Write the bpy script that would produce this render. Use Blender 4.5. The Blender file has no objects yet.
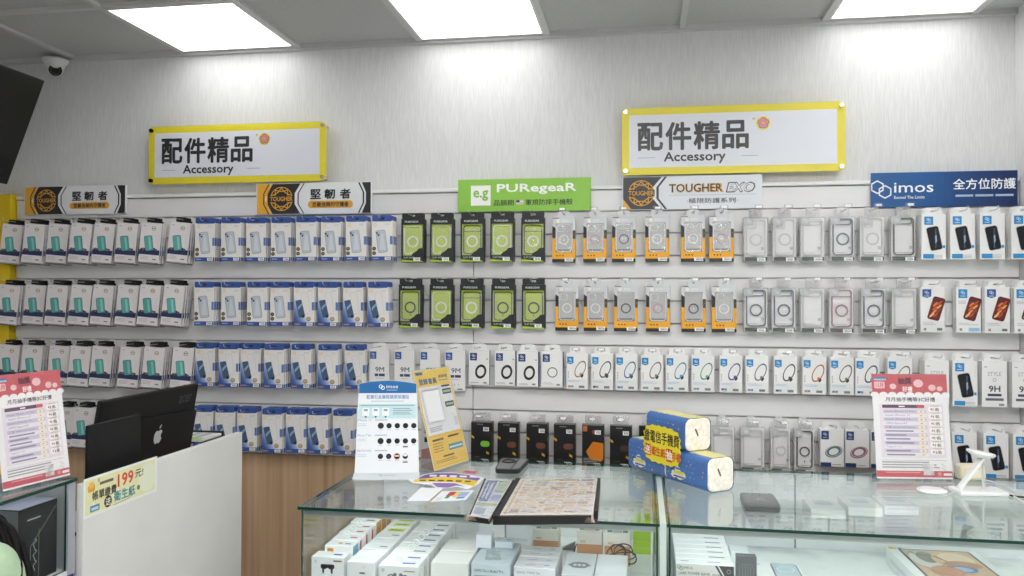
import bpy, bmesh, math, random
from math import sin, cos, pi, radians, hypot, atan2, sqrt
from mathutils import Vector as V, Matrix

random.seed(11)
SC = bpy.context.scene
COL = SC.collection

# ------------------------------------------------------------------ camera
F = 800.0
YAW, PITCH, ROLL = .1609, .014, .0034
CAM = V((0, -3.607, 1.62))
_cy, _sy = cos(YAW), sin(YAW)
FW = V((-_sy*cos(PITCH), _cy*cos(PITCH), sin(PITCH)))
_r0 = V((_cy, _sy, 0)); _u0 = _r0.cross(FW)
RT = _r0*cos(ROLL)+_u0*sin(ROLL); UP = -_r0*sin(ROLL)+_u0*cos(ROLL)
cam = bpy.data.cameras.new('camera'); cam.sensor_width = 36; cam.lens = F*36/1024
cam.clip_start = .05; cam.clip_end = 60
camo = bpy.data.objects.new('camera', cam); COL.objects.link(camo)
camo.matrix_world = Matrix(((RT.x, UP.x, -FW.x, CAM.x), (RT.y, UP.y, -FW.y, CAM.y),
                            (RT.z, UP.z, -FW.z, CAM.z), (0, 0, 0, 1)))
SC.camera = camo
# measuring the place: sight line of a photo point met with a plane of the room
def ray(px, py): return FW+RT*((px-512)/F)+UP*((288-py)/F)
def aty(px, py, Y): d = ray(px, py); return CAM+d*((Y-CAM.y)/d.y)
def atz(px, py, Z): d = ray(px, py); return CAM+d*((Z-CAM.z)/d.z)
def atx(px, py, X): d = ray(px, py); return CAM+d*((X-CAM.x)/d.x)

# ------------------------------------------------------------------ materials
def lin(c):
    c /= 255.0
    return c/12.92 if c <= .04045 else ((c+.055)/1.055)**2.4
def rgb(h):
    return (lin(int(h[0:2], 16)), lin(int(h[2:4], 16)), lin(int(h[4:6], 16)), 1)
_M = {}
def setin(n, k, v):
    if k in n.inputs: n.inputs[k].default_value = v
def M(h, rough=.5, metal=0.0, coat=0.0, emit=0.0):
    key = (h, rough, metal, coat, emit)
    if key in _M: return _M[key]
    m = bpy.data.materials.new('paint_'+h); m.use_nodes = True
    b = m.node_tree.nodes['Principled BSDF']
    b.inputs['Base Color'].default_value = rgb(h)
    setin(b, 'Roughness', rough); setin(b, 'Metallic', metal); setin(b, 'Coat Weight', coat)
    if emit:
        setin(b, 'Emission Color', rgb(h)); setin(b, 'Emission Strength', emit)
    _M[key] = m
    return m
def nodes(name):
    m = bpy.data.materials.new(name); m.use_nodes = True
    nt = m.node_tree
    return m, nt, nt.nodes['Principled BSDF'], nt.nodes['Material Output']
def noise_mat(name, c1, c2, scale, vec=(1, 1, 1), rough=.6, bump=0.0, detail=4, lo=.35, hi=.65, coat=0.0):
    m, nt, b, out = nodes(name)
    tc = nt.nodes.new('ShaderNodeTexCoord'); mp = nt.nodes.new('ShaderNodeMapping')
    mp.inputs['Scale'].default_value = vec
    ns = nt.nodes.new('ShaderNodeTexNoise'); ns.inputs['Scale'].default_value = scale; ns.inputs['Detail'].default_value = detail
    rp = nt.nodes.new('ShaderNodeValToRGB')
    rp.color_ramp.elements[0].color = rgb(c1); rp.color_ramp.elements[1].color = rgb(c2)
    rp.color_ramp.elements[0].position = lo; rp.color_ramp.elements[1].position = hi
    L = nt.links.new
    L(tc.outputs['Object'], mp.inputs['Vector']); L(mp.outputs['Vector'], ns.inputs['Vector'])
    L(ns.outputs['Fac'], rp.inputs['Fac']); L(rp.outputs['Color'], b.inputs['Base Color'])
    setin(b, 'Roughness', rough); setin(b, 'Coat Weight', coat)
    if bump:
        bp = nt.nodes.new('ShaderNodeBump'); bp.inputs['Strength'].default_value = bump; bp.inputs['Distance'].default_value = .002
        L(ns.outputs['Fac'], bp.inputs['Height']); L(bp.outputs['Normal'], b.inputs['Normal'])
    return m
def see_through(name, tint, body, fac, rough=.05, base=.04, bump=0.0):
    """glass and clear plastic: clear + a little of its own body colour + mirror by viewing angle"""
    m = bpy.data.materials.new(name); m.use_nodes = True
    nt = m.node_tree; nt.nodes.clear(); L = nt.links.new
    out = nt.nodes.new('ShaderNodeOutputMaterial')
    tr = nt.nodes.new('ShaderNodeBsdfTransparent'); tr.inputs['Color'].default_value = rgb(tint)
    df = nt.nodes.new('ShaderNodeBsdfDiffuse'); df.inputs['Color'].default_value = rgb(body)
    gl = nt.nodes.new('ShaderNodeBsdfGlossy'); gl.inputs['Roughness'].default_value = rough
    m1 = nt.nodes.new('ShaderNodeMixShader'); m1.inputs['Fac'].default_value = fac
    L(tr.outputs[0], m1.inputs[1]); L(df.outputs[0], m1.inputs[2])
    lw = nt.nodes.new('ShaderNodeLayerWeight'); lw.inputs['Blend'].default_value = .5
    pw = nt.nodes.new('ShaderNodeMath'); pw.operation = 'POWER'; pw.inputs[1].default_value = 5
    ml = nt.nodes.new('ShaderNodeMath'); ml.operation = 'MULTIPLY_ADD'; ml.inputs[1].default_value = 1-base; ml.inputs[2].default_value = base
    L(lw.outputs['Facing'], pw.inputs[0]); L(pw.outputs[0], ml.inputs[0])
    m2 = nt.nodes.new('ShaderNodeMixShader'); L(ml.outputs[0], m2.inputs['Fac'])
    L(m1.outputs[0], m2.inputs[1]); L(gl.outputs[0], m2.inputs[2]); L(m2.outputs[0], out.inputs['Surface'])
    if bump:
        tc = nt.nodes.new('ShaderNodeTexCoord'); ns = nt.nodes.new('ShaderNodeTexNoise'); ns.inputs['Scale'].default_value = 24; ns.inputs['Detail'].default_value = 2
        bp = nt.nodes.new('ShaderNodeBump'); bp.inputs['Strength'].default_value = bump; bp.inputs['Distance'].default_value = .01
        L(tc.outputs['Object'], ns.inputs['Vector']); L(ns.outputs['Fac'], bp.inputs['Height'])
        L(bp.outputs['Normal'], gl.inputs['Normal']); L(bp.outputs['Normal'], lw.inputs['Normal'])
    return m
GLASS = see_through('showcase_glass', 'FBFEFD', 'E4F0EC', .008, .0)
GLASS_LOW = see_through('low_mirror_glass', 'FBFEFD', 'E4F0EC', .002, .0, .006)
EDGE = M('0B3A30', .15)
FOIL = see_through('crinkled_clear_film', 'FFFFFF', 'FFFFFF', .10, .2, .10, .8)
CLEAR = see_through('clear_plastic', 'FBFBFB', 'E4E2E2', .10, .08, .05)
MILKY = see_through('frosted_case_plastic', 'FCFCFC', 'ECEBEB', .09, .15, .05)
ACRYL = see_through('acrylic', 'FDFDFD', 'F2F4F4', .02, .05, .03)
SATIN = see_through('satin_acrylic', 'FEFEFE', 'F2F4F4', .008, .35, .02)
WALLP = noise_mat('wallpaper', 'D3D3D2', 'DEDEDD', 9, (26, 26, 1.6), .75, .25)
CEIL = noise_mat('ceiling_tile', 'BDBDBC', 'C2C2C1', 60, rough=.85)
SLAT = noise_mat('white_slat_laminate', 'E2E1E0', 'E7E6E5', 3, rough=.38)
WOOD = noise_mat('wood_laminate', 'B4916F', 'DCBC98', 3, (9, 1, .22), .5, 0, 6, .3, .7)
MARBLE = noise_mat('white_marble', 'BFC3C6', 'EEF0F0', 5, (1, 1, 1), .3, 0, 9, .3, .52)
FLOOR = noise_mat('floor_tile', '9A9894', 'A6A4A0', 4, rough=.3)
DESKW = noise_mat('white_desk_panel', 'DCDCD8', 'E3E3DF', 4, rough=.45)
W = 'F2F1EF'; BK = '16171A'

# ------------------------------------------------------------------ text outlines
_T = {}
def text_geo(s, bold=0.0):
    k = (s, bold)
    if k in _T: return _T[k]
    c = bpy.data.curves.new('lettering', 'FONT'); c.body = s; c.size = 1; c.resolution_u = 2; c.offset = bold
    o = bpy.data.objects.new('lettering', c); COL.objects.link(o)
    dg = bpy.context.evaluated_depsgraph_get()
    me = bpy.data.meshes.new_from_object(o.evaluated_get(dg))
    vs = [(v.co.x, v.co.y) for v in me.vertices]; fs = [tuple(p.vertices) for p in me.polygons]
    bpy.data.objects.remove(o); bpy.data.curves.remove(c); bpy.data.meshes.remove(me)
    if not vs: vs = [(0, 0), (1, 0), (1, 1)]; fs = []
    xs = [v[0] for v in vs]; ys = [v[1] for v in vs]
    _T[k] = (vs, fs, min(xs), max(xs), min(ys), max(ys))
    return _T[k]

_BB = {}
def bev_geo(sx, sy, sz, b, seg=2):
    k = (round(sx, 5), round(sy, 5), round(sz, 5), b, seg)
    if k not in _BB:
        bm = bmesh.new(); bmesh.ops.create_cube(bm, size=1)
        for v in bm.verts: v.co = V((v.co.x*sx, v.co.y*sy, v.co.z*sz))
        bmesh.ops.bevel(bm, geom=bm.edges[:], offset=b, segments=seg, affect='EDGES', profile=.5)
        bm.verts.index_update()
        _BB[k] = ([tuple(v.co) for v in bm.verts], [tuple(v.index for v in f.verts) for f in bm.faces]); bm.free()
    return _BB[k]

class MB:
    """collects shapes with materials; build() links them as ONE mesh object.
    Flat prints are laid on planes facing -Y (x right, z up)."""
    def __init__(s): s.v = []; s.f = []; s.mi = []; s.ms = []; s.sm = []; s.T = None
    def add(s, vs, fs, m, smooth=False):
        if m not in s.ms: s.ms.append(m)
        i = s.ms.index(m); n = len(s.v)
        if s.T is not None: vs = [tuple(s.T @ V(v)) for v in vs]
        s.v += vs; s.f += [tuple(a+n for a in f) for f in fs]; s.mi += [i]*len(fs); s.sm += [smooth]*len(fs)
        return s
    def box(s, x0, x1, y0, y1, z0, z1, m, b=0.0, seg=2):
        if b:
            vs, fs = bev_geo(x1-x0, y1-y0, z1-z0, b, seg)
            c = ((x0+x1)/2, (y0+y1)/2, (z0+z1)/2)
            return s.add([(v[0]+c[0], v[1]+c[1], v[2]+c[2]) for v in vs], fs, m)
        vs = [(x0, y0, z0), (x1, y0, z0), (x1, y1, z0), (x0, y1, z0), (x0, y0, z1), (x1, y0, z1), (x1, y1, z1), (x0, y1, z1)]
        return s.add(vs, [(0, 1, 5, 4), (1, 2, 6, 5), (2, 3, 7, 6), (3, 0, 4, 7), (4, 5, 6, 7), (3, 2, 1, 0)], m)
    def rect(s, x0, x1, z0, z1, y, m): return s.add([(x0, y, z0), (x1, y, z0), (x1, y, z1), (x0, y, z1)], [(0, 1, 2, 3)], m)
    def side(s, x, y0, y1, z0, z1, m): return s.add([(x, y0, z0), (x, y1, z0), (x, y1, z1), (x, y0, z1)], [(0, 1, 2, 3)], m)
    def poly(s, pts, y, m): return s.add([(p[0], y, p[1]) for p in pts], [tuple(range(len(pts)))], m)
    def disc(s, cx, cz, r, y, m, n=18, rz=None, rot=0):
        rz = rz or r; c, d = cos(rot), sin(rot)
        return s.poly([(cx+r*cos(a)*c-rz*sin(a)*d, cz+r*cos(a)*d+rz*sin(a)*c) for a in [2*pi*i/n for i in range(n)]], y, m)
    def ring(s, cx, cz, ro, ri, y, m, n=24, k=1.0, rot=0, a0=0, a1=2*pi):
        c, d = cos(rot), sin(rot); vs = []; fs = []; full = a1-a0 > 6.28
        for i in range(n if full else n+1):
            a = a0+(a1-a0)*i/n
            for r in (ro, ri):
                x = r*cos(a); z = (r*k if r == ro else r*k-(ro-ri)*0)*sin(a)
                vs.append((cx+x*c-z*d, y, cz+x*d+z*c))
        m_ = len(vs)//2
        for i in range(n):
            j = (i+1) % m_
            fs.append((2*i, 2*j, 2*j+1, 2*i+1))
        return s.add(vs, fs, m)
    def stroke(s, pts, w, y, m, closed=False):
        n = len(pts)
        for i in range(n if closed else n-1):
            p, q = pts[i], pts[(i+1) % n]
            dx, dz = q[0]-p[0], q[1]-p[1]; l = hypot(dx, dz) or 1
            nx, nz = -dz/l*w/2, dx/l*w/2; ex, ez = dx/l*w*.3, dz/l*w*.3
            s.poly([(p[0]+nx-ex, p[1]+nz-ez), (q[0]+nx+ex, q[1]+nz+ez), (q[0]-nx+ex, q[1]-nz+ez), (p[0]-nx-ex, p[1]-nz-ez)], y, m)
        return s
    def rrect(s, x0, x1, z0, z1, r, y, m, n=4):
        return s.poly(rr_pts(x0, x1, z0, z1, r, n), y, m)
    def text(s, t, cx, cz, h, y, m, w=None, bold=.012, shear=0, align='c'):
        """text of cap height h (full glyph box) centred at cx, cz; w stretches it to a width"""
        vs, fs, x0, x1, y0, y1 = text_geo(t, 0)
        k = h/(y1-y0); kx = k if w is None else w/(x1-x0)
        W_ = (x1-x0)*kx
        ox = cx-W_/2 if align == 'c' else cx
        n = 0 if bold < .008 else (4 if bold < .018 else 8); r = bold*h*1.1
        for i, (dx, dz) in enumerate([(r*cos(2*pi*i/n), r*sin(2*pi*i/n)) for i in range(n)] or [(0, 0)]):      # heavier strokes
            s.add([(ox+dx+(v[0]-x0)*kx+shear*(v[1]-y0)*k, y-i*7e-5, cz+dz-h/2+(v[1]-y0)*k) for v in vs], fs, m)
        return s
    def bars(s, x0, x1, z, n, h, gap, y, m, rag=.2):
        """greeked small print: short grey bars"""
        for i in range(n):
            e = x1-(x1-x0)*rag*random.random(); zz = z-i*(h+gap)
            s.rect(x0, e, zz-h, zz, y, m)
        return s
    def cyl(s, p, q, r, m, n=12, r2=None, caps=True):
        p, q = V(p), V(q); d = (q-p).normalized(); a = d.orthogonal().normalized(); b = d.cross(a); r2 = r if r2 is None else r2
        vs = []; fs = []
        for i in range(n):
            t = 2*pi*i/n; o = a*cos(t)+b*sin(t); vs.append(tuple(p+o*r)); vs.append(tuple(q+o*r2))
        for i in range(n):
            j = (i+1) % n; fs.append((2*i, 2*j, 2*j+1, 2*i+1))
        s.add(vs, fs, m, True)
        if caps: s.add([vs[2*i] for i in range(n)], [tuple(range(n))], m); s.add([vs[2*i+1] for i in range(n)], [tuple(range(n))], m)
        return s
    def tube(s, pts, r, m, n=8):
        pts = [V(p) for p in pts]; vs = []; fs = []; a = None
        for i, p in enumerate(pts):
            d = (pts[min(i+1, len(pts)-1)]-pts[max(i-1, 0)]).normalized()
            a = d.orthogonal().normalized() if a is None else (a-d*a.dot(d)).normalized()
            b = d.cross(a)
            vs += [tuple(p+(a*cos(2*pi*k/n)+b*sin(2*pi*k/n))*r) for k in range(n)]
        for i in range(len(pts)-1):
            for k in range(n):
                fs.append((i*n+k, i*n+(k+1) % n, (i+1)*n+(k+1) % n, (i+1)*n+k))
        fs += [tuple(range(n)), tuple(range((len(pts)-1)*n, len(pts)*n))]
        return s.add(vs, fs, m, True)
    def torus(s, c, ax, R, r, m, n=24, k=8):
        c = V(c); ax = V(ax).normalized(); a = ax.orthogonal().normalized(); b = ax.cross(a); vs = []; fs = []
        for i in range(n):
            t = 2*pi*i/n; d = a*cos(t)+b*sin(t)
            for j in range(k):
                u = 2*pi*j/k; vs.append(tuple(c+d*(R+r*cos(u))+ax*r*sin(u)))
        for i in range(n):
            for j in range(k):
                fs.append((i*k+j, ((i+1) % n)*k+j, ((i+1) % n)*k+(j+1) % k, i*k+(j+1) % k))
        return s.add(vs, fs, m, True)
    def lathe(s, c, prof, m, n=24, ax='z'):
        vs = []; fs = []
        for (r, z) in prof:
            for i in range(n):
                t = 2*pi*i/n; vs.append((c[0]+r*cos(t), c[1]+r*sin(t), c[2]+z))
        for j in range(len(prof)-1):
            for i in range(n):
                fs.append((j*n+i, j*n+(i+1) % n, (j+1)*n+(i+1) % n, (j+1)*n+i))
        return s.add(vs, fs, m, True)
    def prism(s, pts, z0, z1, m, mt=None):
        """outline in x,y pulled from z0 to z1"""
        n = len(pts); vs = [(p[0], p[1], z0) for p in pts]+[(p[0], p[1], z1) for p in pts]
        s.add(vs, [(i, (i+1) % n, n+(i+1) % n, n+i) for i in range(n)]+[tuple(range(n))], m)
        return s.add(vs[n:], [tuple(range(n))], mt or m)
    def slab(s, pts, y0, y1, m):
        """outline in x,z pulled from y0 to y1"""
        n = len(pts); vs = [(p[0], y0, p[1]) for p in pts]+[(p[0], y1, p[1]) for p in pts]
        return s.add(vs, [(i, (i+1) % n, n+(i+1) % n, n+i) for i in range(n)]+[tuple(range(n)), tuple(range(n, 2*n))], m)
    def frame(s, outer, inner, y0, y1, m):
        n = len(outer); vs = []
        for y in (y0, y1):
            vs += [(p[0], y, p[1]) for p in outer]+[(p[0], y, p[1]) for p in inner]
        fs = []
        for i in range(n):
            j = (i+1) % n
            fs += [(i, j, n+j, n+i), (2*n+i, 2*n+j, 3*n+j, 3*n+i), (i, j, 2*n+j, 2*n+i), (n+i, n+j, 3*n+j, 3*n+i)]
        return s.add(vs, fs, m)
    def mesh(s, name):
        me = bpy.data.meshes.new(name); me.from_pydata(s.v, [], s.f)
        for m in s.ms: me.materials.append(m)
        me.polygons.foreach_set('material_index', s.mi); me.polygons.foreach_set('use_smooth', s.sm); me.update()
        return me
    def build(s, name, parent=None, loc=(0, 0, 0), rot=(0, 0, 0)):
        return link(name, s.mesh(name), parent, loc, rot)
def rr_pts(x0, x1, z0, z1, r, n=4):
    out = []
    for cx, cz, a in ((x1-r, z1-r, 0), (x0+r, z1-r, pi/2), (x0+r, z0+r, pi), (x1-r, z0+r, 1.5*pi)):
        out += [(cx+r*cos(a+pi/2*i/n), cz+r*sin(a+pi/2*i/n)) for i in range(n+1)]
    return out
def link(name, me, parent=None, loc=(0, 0, 0), rot=(0, 0, 0)):
    o = bpy.data.objects.new(name, me); COL.objects.link(o); o.parent = parent
    o.location = loc; o.rotation_euler = rot
    return o
def tag(o, label, cat, group=None):
    o['label'] = label; o['category'] = cat
    if group: o['group'] = group
    return o
def thing(name, label, cat, loc=(0, 0, 0), rot=(0, 0, 0), group=None):
    o = bpy.data.objects.new(name, None); COL.objects.link(o); o.empty_display_size = .05
    o.location = loc; o.rotation_euler = rot
    return tag(o, label, cat, group)
def struct(o): o['kind'] = 'structure'; return o
def dup(root, loc, rot=None, label=None, group=None, keep=None):
    """a copy of a thing with copies of its parts and sub-parts"""
    r = root.copy(); COL.objects.link(r); r.location = loc
    if rot is not None: r.rotation_euler = rot
    if label: r['label'] = label
    if group: r['group'] = group
    for ch in root.children:
        if keep and ch.name.split('.')[0] not in keep: continue
        c = ch.copy(); COL.objects.link(c); c.parent = r
        for g in ch.children:
            d = g.copy(); COL.objects.link(d); d.parent = c
    return r
ORD = ['', 'first', 'second', 'third', 'fourth', 'fifth', 'sixth', 'seventh', 'eighth', 'ninth', 'tenth', 'eleventh', 'twelfth', 'thirteenth', 'fourteenth']

# ------------------------------------------------------------------ the room
ZC = 2.825; XL, XR, YF = -3.30, 1.54, -6.2
R1 = 2.014; RP = .30
struct(MB().box(XL-.1, XR+.1, YF-.1, .12, -.06, 0, FLOOR).build('floor'))
struct(MB().box(XL-.1, XR+.1, .02, .14, 0, ZC+.1, WALLP).build('wall_back'))
struct(MB().box(XL-.12, XL, YF-.1, .12, 0, ZC+.1, WALLP).build('wall_left'))
struct(MB().box(XR, XR+.12, YF-.1, .12, 0, ZC+.1, WALLP).build('wall_right'))
struct(MB().box(XL-.1, XR+.1, YF-.12, YF, 0, ZC+.1, WALLP).build('wall_front'))
c = MB(); c.box(XL-.1, XR+.1, YF-.1, .12, ZC+.012, ZC+.1, CEIL)
gm = M('C9C9C8', .4)
gx0 = -2.225
for i in range(-2, 8):
    x = gx0+.6*i
    if XL < x < XR: c.box(x-.013, x+.013, YF, .02, ZC-.004, ZC+.02, gm)
for k in range(0, 11):
    y = -.015-.604*k
    if k == 0: c.box(XL, XR, -.01, .02, ZC-.012, ZC+.02, gm)
    else: c.box(XL, XR, y-.013, y+.013, ZC-.0045, ZC+.02, gm)
struct(c.build('ceiling'))
# faint wallpaper seams
# slat panels
def slat_panel(x0, x1, label):
    t = thing('slatwall_panel', label, 'panel', ((x0+x1)/2, 0, .877))
    b = MB(); hw = (x1-x0)/2; al = MB(); alm = M('D9D3D1', .3, .6)
    zs = [2.112]+[R1-.1*k for k in range(0, 12)]+[.877]
    for a, e in zip(zs[:-1], zs[1:]):
        b.box(-hw, hw, -.012, .004, e-.877+.0035, a-.877-.0035, SLAT, .0012, 1)
    b.box(-hw, hw, .004, .0195, 0, 2.112-.877, M('C9C7C6', .5))
    b.build('panel_board', t)
    for z in zs[1:-1]: al.box(-hw+.002, hw-.002, -.007, .0035, z-.877-.0028, z-.877-.0012, alm)
    al.build('groove_insert', t)
    return t
slat_panel(XL+.173, -.764, 'wide white slatwall panel on the left behind the white and blue boxes')
slat_panel(-.761, XR-.002, 'wide white slatwall panel on the right behind green, yellow and clear packs')
struct(MB().box(XL+.172, XR-.001, -.02, .018, 2.113, 2.13, M('E8E8E6', .4), .003, 1).build('trim_1'))
struct(MB().box(XL+.172, XR-.001, -.006, .019, .09, .876, WOOD).build('trim_2'))
struct(MB().box(XL+.172, XR-.001, -.012, .019, .001, .089, M('4A3A2C', .5)).build('baseboard_back'))
y = MB(); ym = M('E8C60C', .4)
y.box(XL+.001, XL+.168, -.05, .019, 0, 2.14, ym, .004)
struct(y.build('trim_3'))

# ------------------------------------------------------------------ ceiling lights
LIGHT_E = 2.6
def panel_light(x, y, label, group='square ceiling light panels', e=LIGHT_E):
    t = thing('ceiling_light', label, 'ceiling light', (x, y, ZC))
    t['group'] = group
    MB().box(-.277, .277, -.277, .277, -.0035, .004, M('FFFFFF', .5, 0, 0, e)).build('diffuser', t)
    fr = MB(); m = M('E6E6E4', .4)
    for a, b_ in ((-.287, -.2775), (.2775, .287)):
        fr.box(a, b_, -.287, .287, -.005, .008, m); fr.box(-.2772, .2772, a, b_, -.005, .008, m)
    fr.build('light_frame', t)
tx = lambda i: gx0+.6*i+.3
panel_light(tx(0), -.317, 'glowing square ceiling panel nearest the security camera')
panel_light(tx(2), -.317, 'glowing square ceiling panel above the lime green brand board')
panel_light(tx(5), -.317, 'glowing square ceiling panel at the right above the blue brand board')
for i, s_ in ((1, 'left'), (3, 'middle'), (5, 'right')):  # unseen panels, added and set stronger to light the wall from the front
    for j, q in ((3, 'nearest the counter'), (5, 'second from the counter'), (7, 'third from the counter')):
        panel_light(tx(i), -.317-.604*j, 'added unseen ceiling panel over the shop floor, %s column, %s' % (s_, q), 'added ceiling panels over the shop floor', (4.5, 12.0, 13.5)[(1, 3, 5).index(i)])
w = bpy.data.worlds.new('room_air'); SC.world = w; w.use_nodes = True
w.node_tree.nodes['Background'].inputs[0].default_value = (.9, .95, 1, 1); w.node_tree.nodes['Background'].inputs[1].default_value = .1
SC.view_settings.view_transform = 'Standard'; SC.view_settings.look = 'None'; SC.view_settings.exposure = .5
SC.cycles.transparent_max_bounces = 32; SC.cycles.max_bounces = 10; SC.cycles.diffuse_bounces = 5
# ------------------------------------------------------------------ signs on the wall
def brand_board(x0, x1, z0, z1, label, draw, base):
    cx, cz = (x0+x1)/2, (z0+z1)/2; w_, h_ = (x1-x0)/2, (z1-z0)/2
    b = MB(); b.box(-w_, w_, 0, .008, -h_, h_, base, .0008, 1); draw(b, w_, h_, -.0006)
    o = b.build('brand_board', None, (cx, -.0295, cz))
    return tag(o, label, 'sign', 'brand boards along the top of the slatwall')
GOLD, DK, LG = M('E3A83A', .4), M('2B2B2D', .4), M('E9EAEC', .4)
def gem(b, cx, cz, r, y, m, word=True):
    b.ring(cx, cz, r, r*.93, y, m, 20)
    pts = [(cx+r*.93*cos(pi/2+2*pi*i/10), cz+r*.93*sin(pi/2+2*pi*i/10)) for i in range(10)]
    pin = [(cx+r*.66*cos(pi/2+pi/10+2*pi*i/10), cz+r*.66*sin(pi/2+pi/10+2*pi*i/10)) for i in range(10)]
    for i in range(10):
        b.stroke([pts[i], pin[i], pts[(i+1) % 10]], r*.075, y, m)
        b.stroke([pin[i], pin[(i+1) % 10]], r*.075, y, m)
    if word:
        b.rect(cx-r*1.02, cx+r*1.02, cz-r*.26, cz+r*.26, y-.0003, DK)
        b.text('TOUGHER', cx, cz, r*.36, y-.0006, m, r*1.95, .02)
def chevron(b, x, w_, h_, y, m, dx, sgn=1):
    b.poly([(x, h_), (x+w_, h_), (x+w_+dx*sgn, 0.35*h_), (x+w_+dx*sgn, -.35*h_), (x+w_, -h_), (x, -h_), (x+dx*sgn, -.35*h_), (x+dx*sgn, .35*h_)], y, m)
def draw_tough(b, w_, h_, y):
    e = h_*.97
    b.poly([(-w_*.98, e), (-w_*.74, e), (-w_*.84, 0), (-w_*.74, -e), (-w_*.98, -e)], y, GOLD)
    b.poly([(-w_*.70, e), (-w_*.22, e), (-w_*.32, .35*h_), (-w_*.32, -.35*h_), (-w_*.22, -e), (-w_*.70, -e), (-w_*.80, -.35*h_), (-w_*.80, .35*h_)], y-.0002, DK)
    chevron(b, -w_*.725, w_*.022, e, y-.0004, GOLD, -w_*.09)
    chevron(b, -w_*.78, w_*.02, e, y-.0004, DK, -w_*.09)
    chevron(b, -w_*.17, w_*.02, e, y-.0004, DK, -w_*.1)
    gem(b, -w_*.55, 0, h_*.78, y-.0006, GOLD)
    b.text('堅', w_*.0+.012, h_*.27, h_*.6, y-.0004, DK, h_*.68, .03); b.text('韌', w_*.27+.004, h_*.27, h_*.6, y-.0004, DK, h_*.68, .03); b.text('者', w_*.55, h_*.27, h_*.6, y-.0004, DK, h_*.68, .03)
    b.rrect(-w_*.09, w_*.68, -h_*.62, -h_*.16, h_*.22, y-.0004, GOLD)
    b.text('您最信賴的守護者', w_*.295, -h_*.39, h_*.3, y-.0006, DK, w_*.62, .02)
    b.poly([(w_*.98, e), (w_*.83, e), (w_*.90, .35*h_), (w_*.90, -.35*h_), (w_*.83, -e), (w_*.98, -e)], y-.0002, DK)
    chevron(b, w_*.765, w_*.025, e, y-.0002, DK, w_*.08)
brand_board(-3.073, -2.507, 2.035, 2.1775, 'black, gold and grey brand board, left one of the pair, by the yellow panel', draw_tough, LG)
brand_board(-1.824, -1.245, 2.0195, 2.1675, 'black, gold and grey brand board overlapping below the left yellow sign', draw_tough, LG)
def draw_pure(b, w_, h_, y):
    wm = M('F6F7F2', .4)
    b.rect(-w_*.80, -w_*.5, -h_*.62, h_*.62, y, wm); b.text('e.g', -w_*.65, 0, h_*.62, y-.0003, M('8CC24A', .4), w_*.22, .03)
    b.text('PURegeaR', w_*.19, h_*.36, h_*.62, y, wm, w_*1.18, .03)
    b.text('品韻期', -w_*.3, -h_*.46, h_*.36, y, M('33422A', .5), w_*.3, .01, 0, 'c')
    b.rect(-w_*.11, -w_*.0, -h_*.58, -h_*.32, y, wm)
    for k in range(3): b.rect(-w_*.11, -w_*.0, -h_*.56+k*h_*.09, -h_*.53+k*h_*.09, y-.0003, M('B03A3E', .5))
    b.rect(-w_*.11, -w_*.06, -h_*.45, -h_*.32, y-.0004, M('34417C', .5))
    b.text('軍規防摔手機殼', w_*.38, -h_*.46, h_*.36, y, M('33422A', .5), w_*.7, .01)
brand_board(-.833, -.2245, 2.0185, 2.1665, 'lime green brand board with white lettering above the green packs', draw_pure, M('8FC64B', .4))
def draw_exo(b, w_, h_, y):
    e = h_*.97
    b.poly([(-w_*.985, e), (-w_*.42, e), (-w_*.55, .35*h_), (-w_*.55, -.35*h_), (-w_*.42, -e), (-w_*.985, -e)], y, M('3A3A3C', .4))
    b.poly([(-w_*.985, -e), (-w_*.86, -e), (-w_*.985, -e+.07*w_*2.2)], y-.0003, GOLD)
    chevron(b, -w_*.38, w_*.035, e, y-.0002, M('3A3A3C', .4), -w_*.12)
    gem(b, -w_*.72, 0, h_*.78, y-.0006, GOLD)
    b.text('TOUGHER', w_*.07, h_*.26, h_*.5, y-.0002, GOLD, w_*.77, .05); b.text('TOUGHER', w_*.063, h_*.265, h_*.46, y-.0012, DK, w_*.75, .01)
    b.text('EXO', w_*.69, h_*.26, h_*.56, y-.0002, M('58595C', .4), w_*.38, .06, .25); b.text('EXO', w_*.69, h_*.26, h_*.5, y-.0012, LG, w_*.36, 0, .25)
    b.rect(-w_*.32, w_*.92, -h_*.165, -h_*.15, y, M('8A8C90', .4))
    b.text('·極限防護系列·', w_*.3, -h_*.5, h_*.3, y, DK, w_*.72, .008)
brand_board(-.087, .512, 2.017, 2.164, 'pale grey brand board with gold letters above the yellow packs', draw_exo, M('DFE3E9', .4))
def hexlink(b, cx, cz, r, y, m, w_):
    for dx, dz in ((-r*.42, r*.28), (r*.42, -r*.28)):
        p = [(cx+dx+r*.72*cos(pi/2+pi/3*i), cz+dz+r*.72*sin(pi/2+pi/3*i)) for i in range(6)]
        b.stroke(p, w_, y, m, True)
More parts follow.
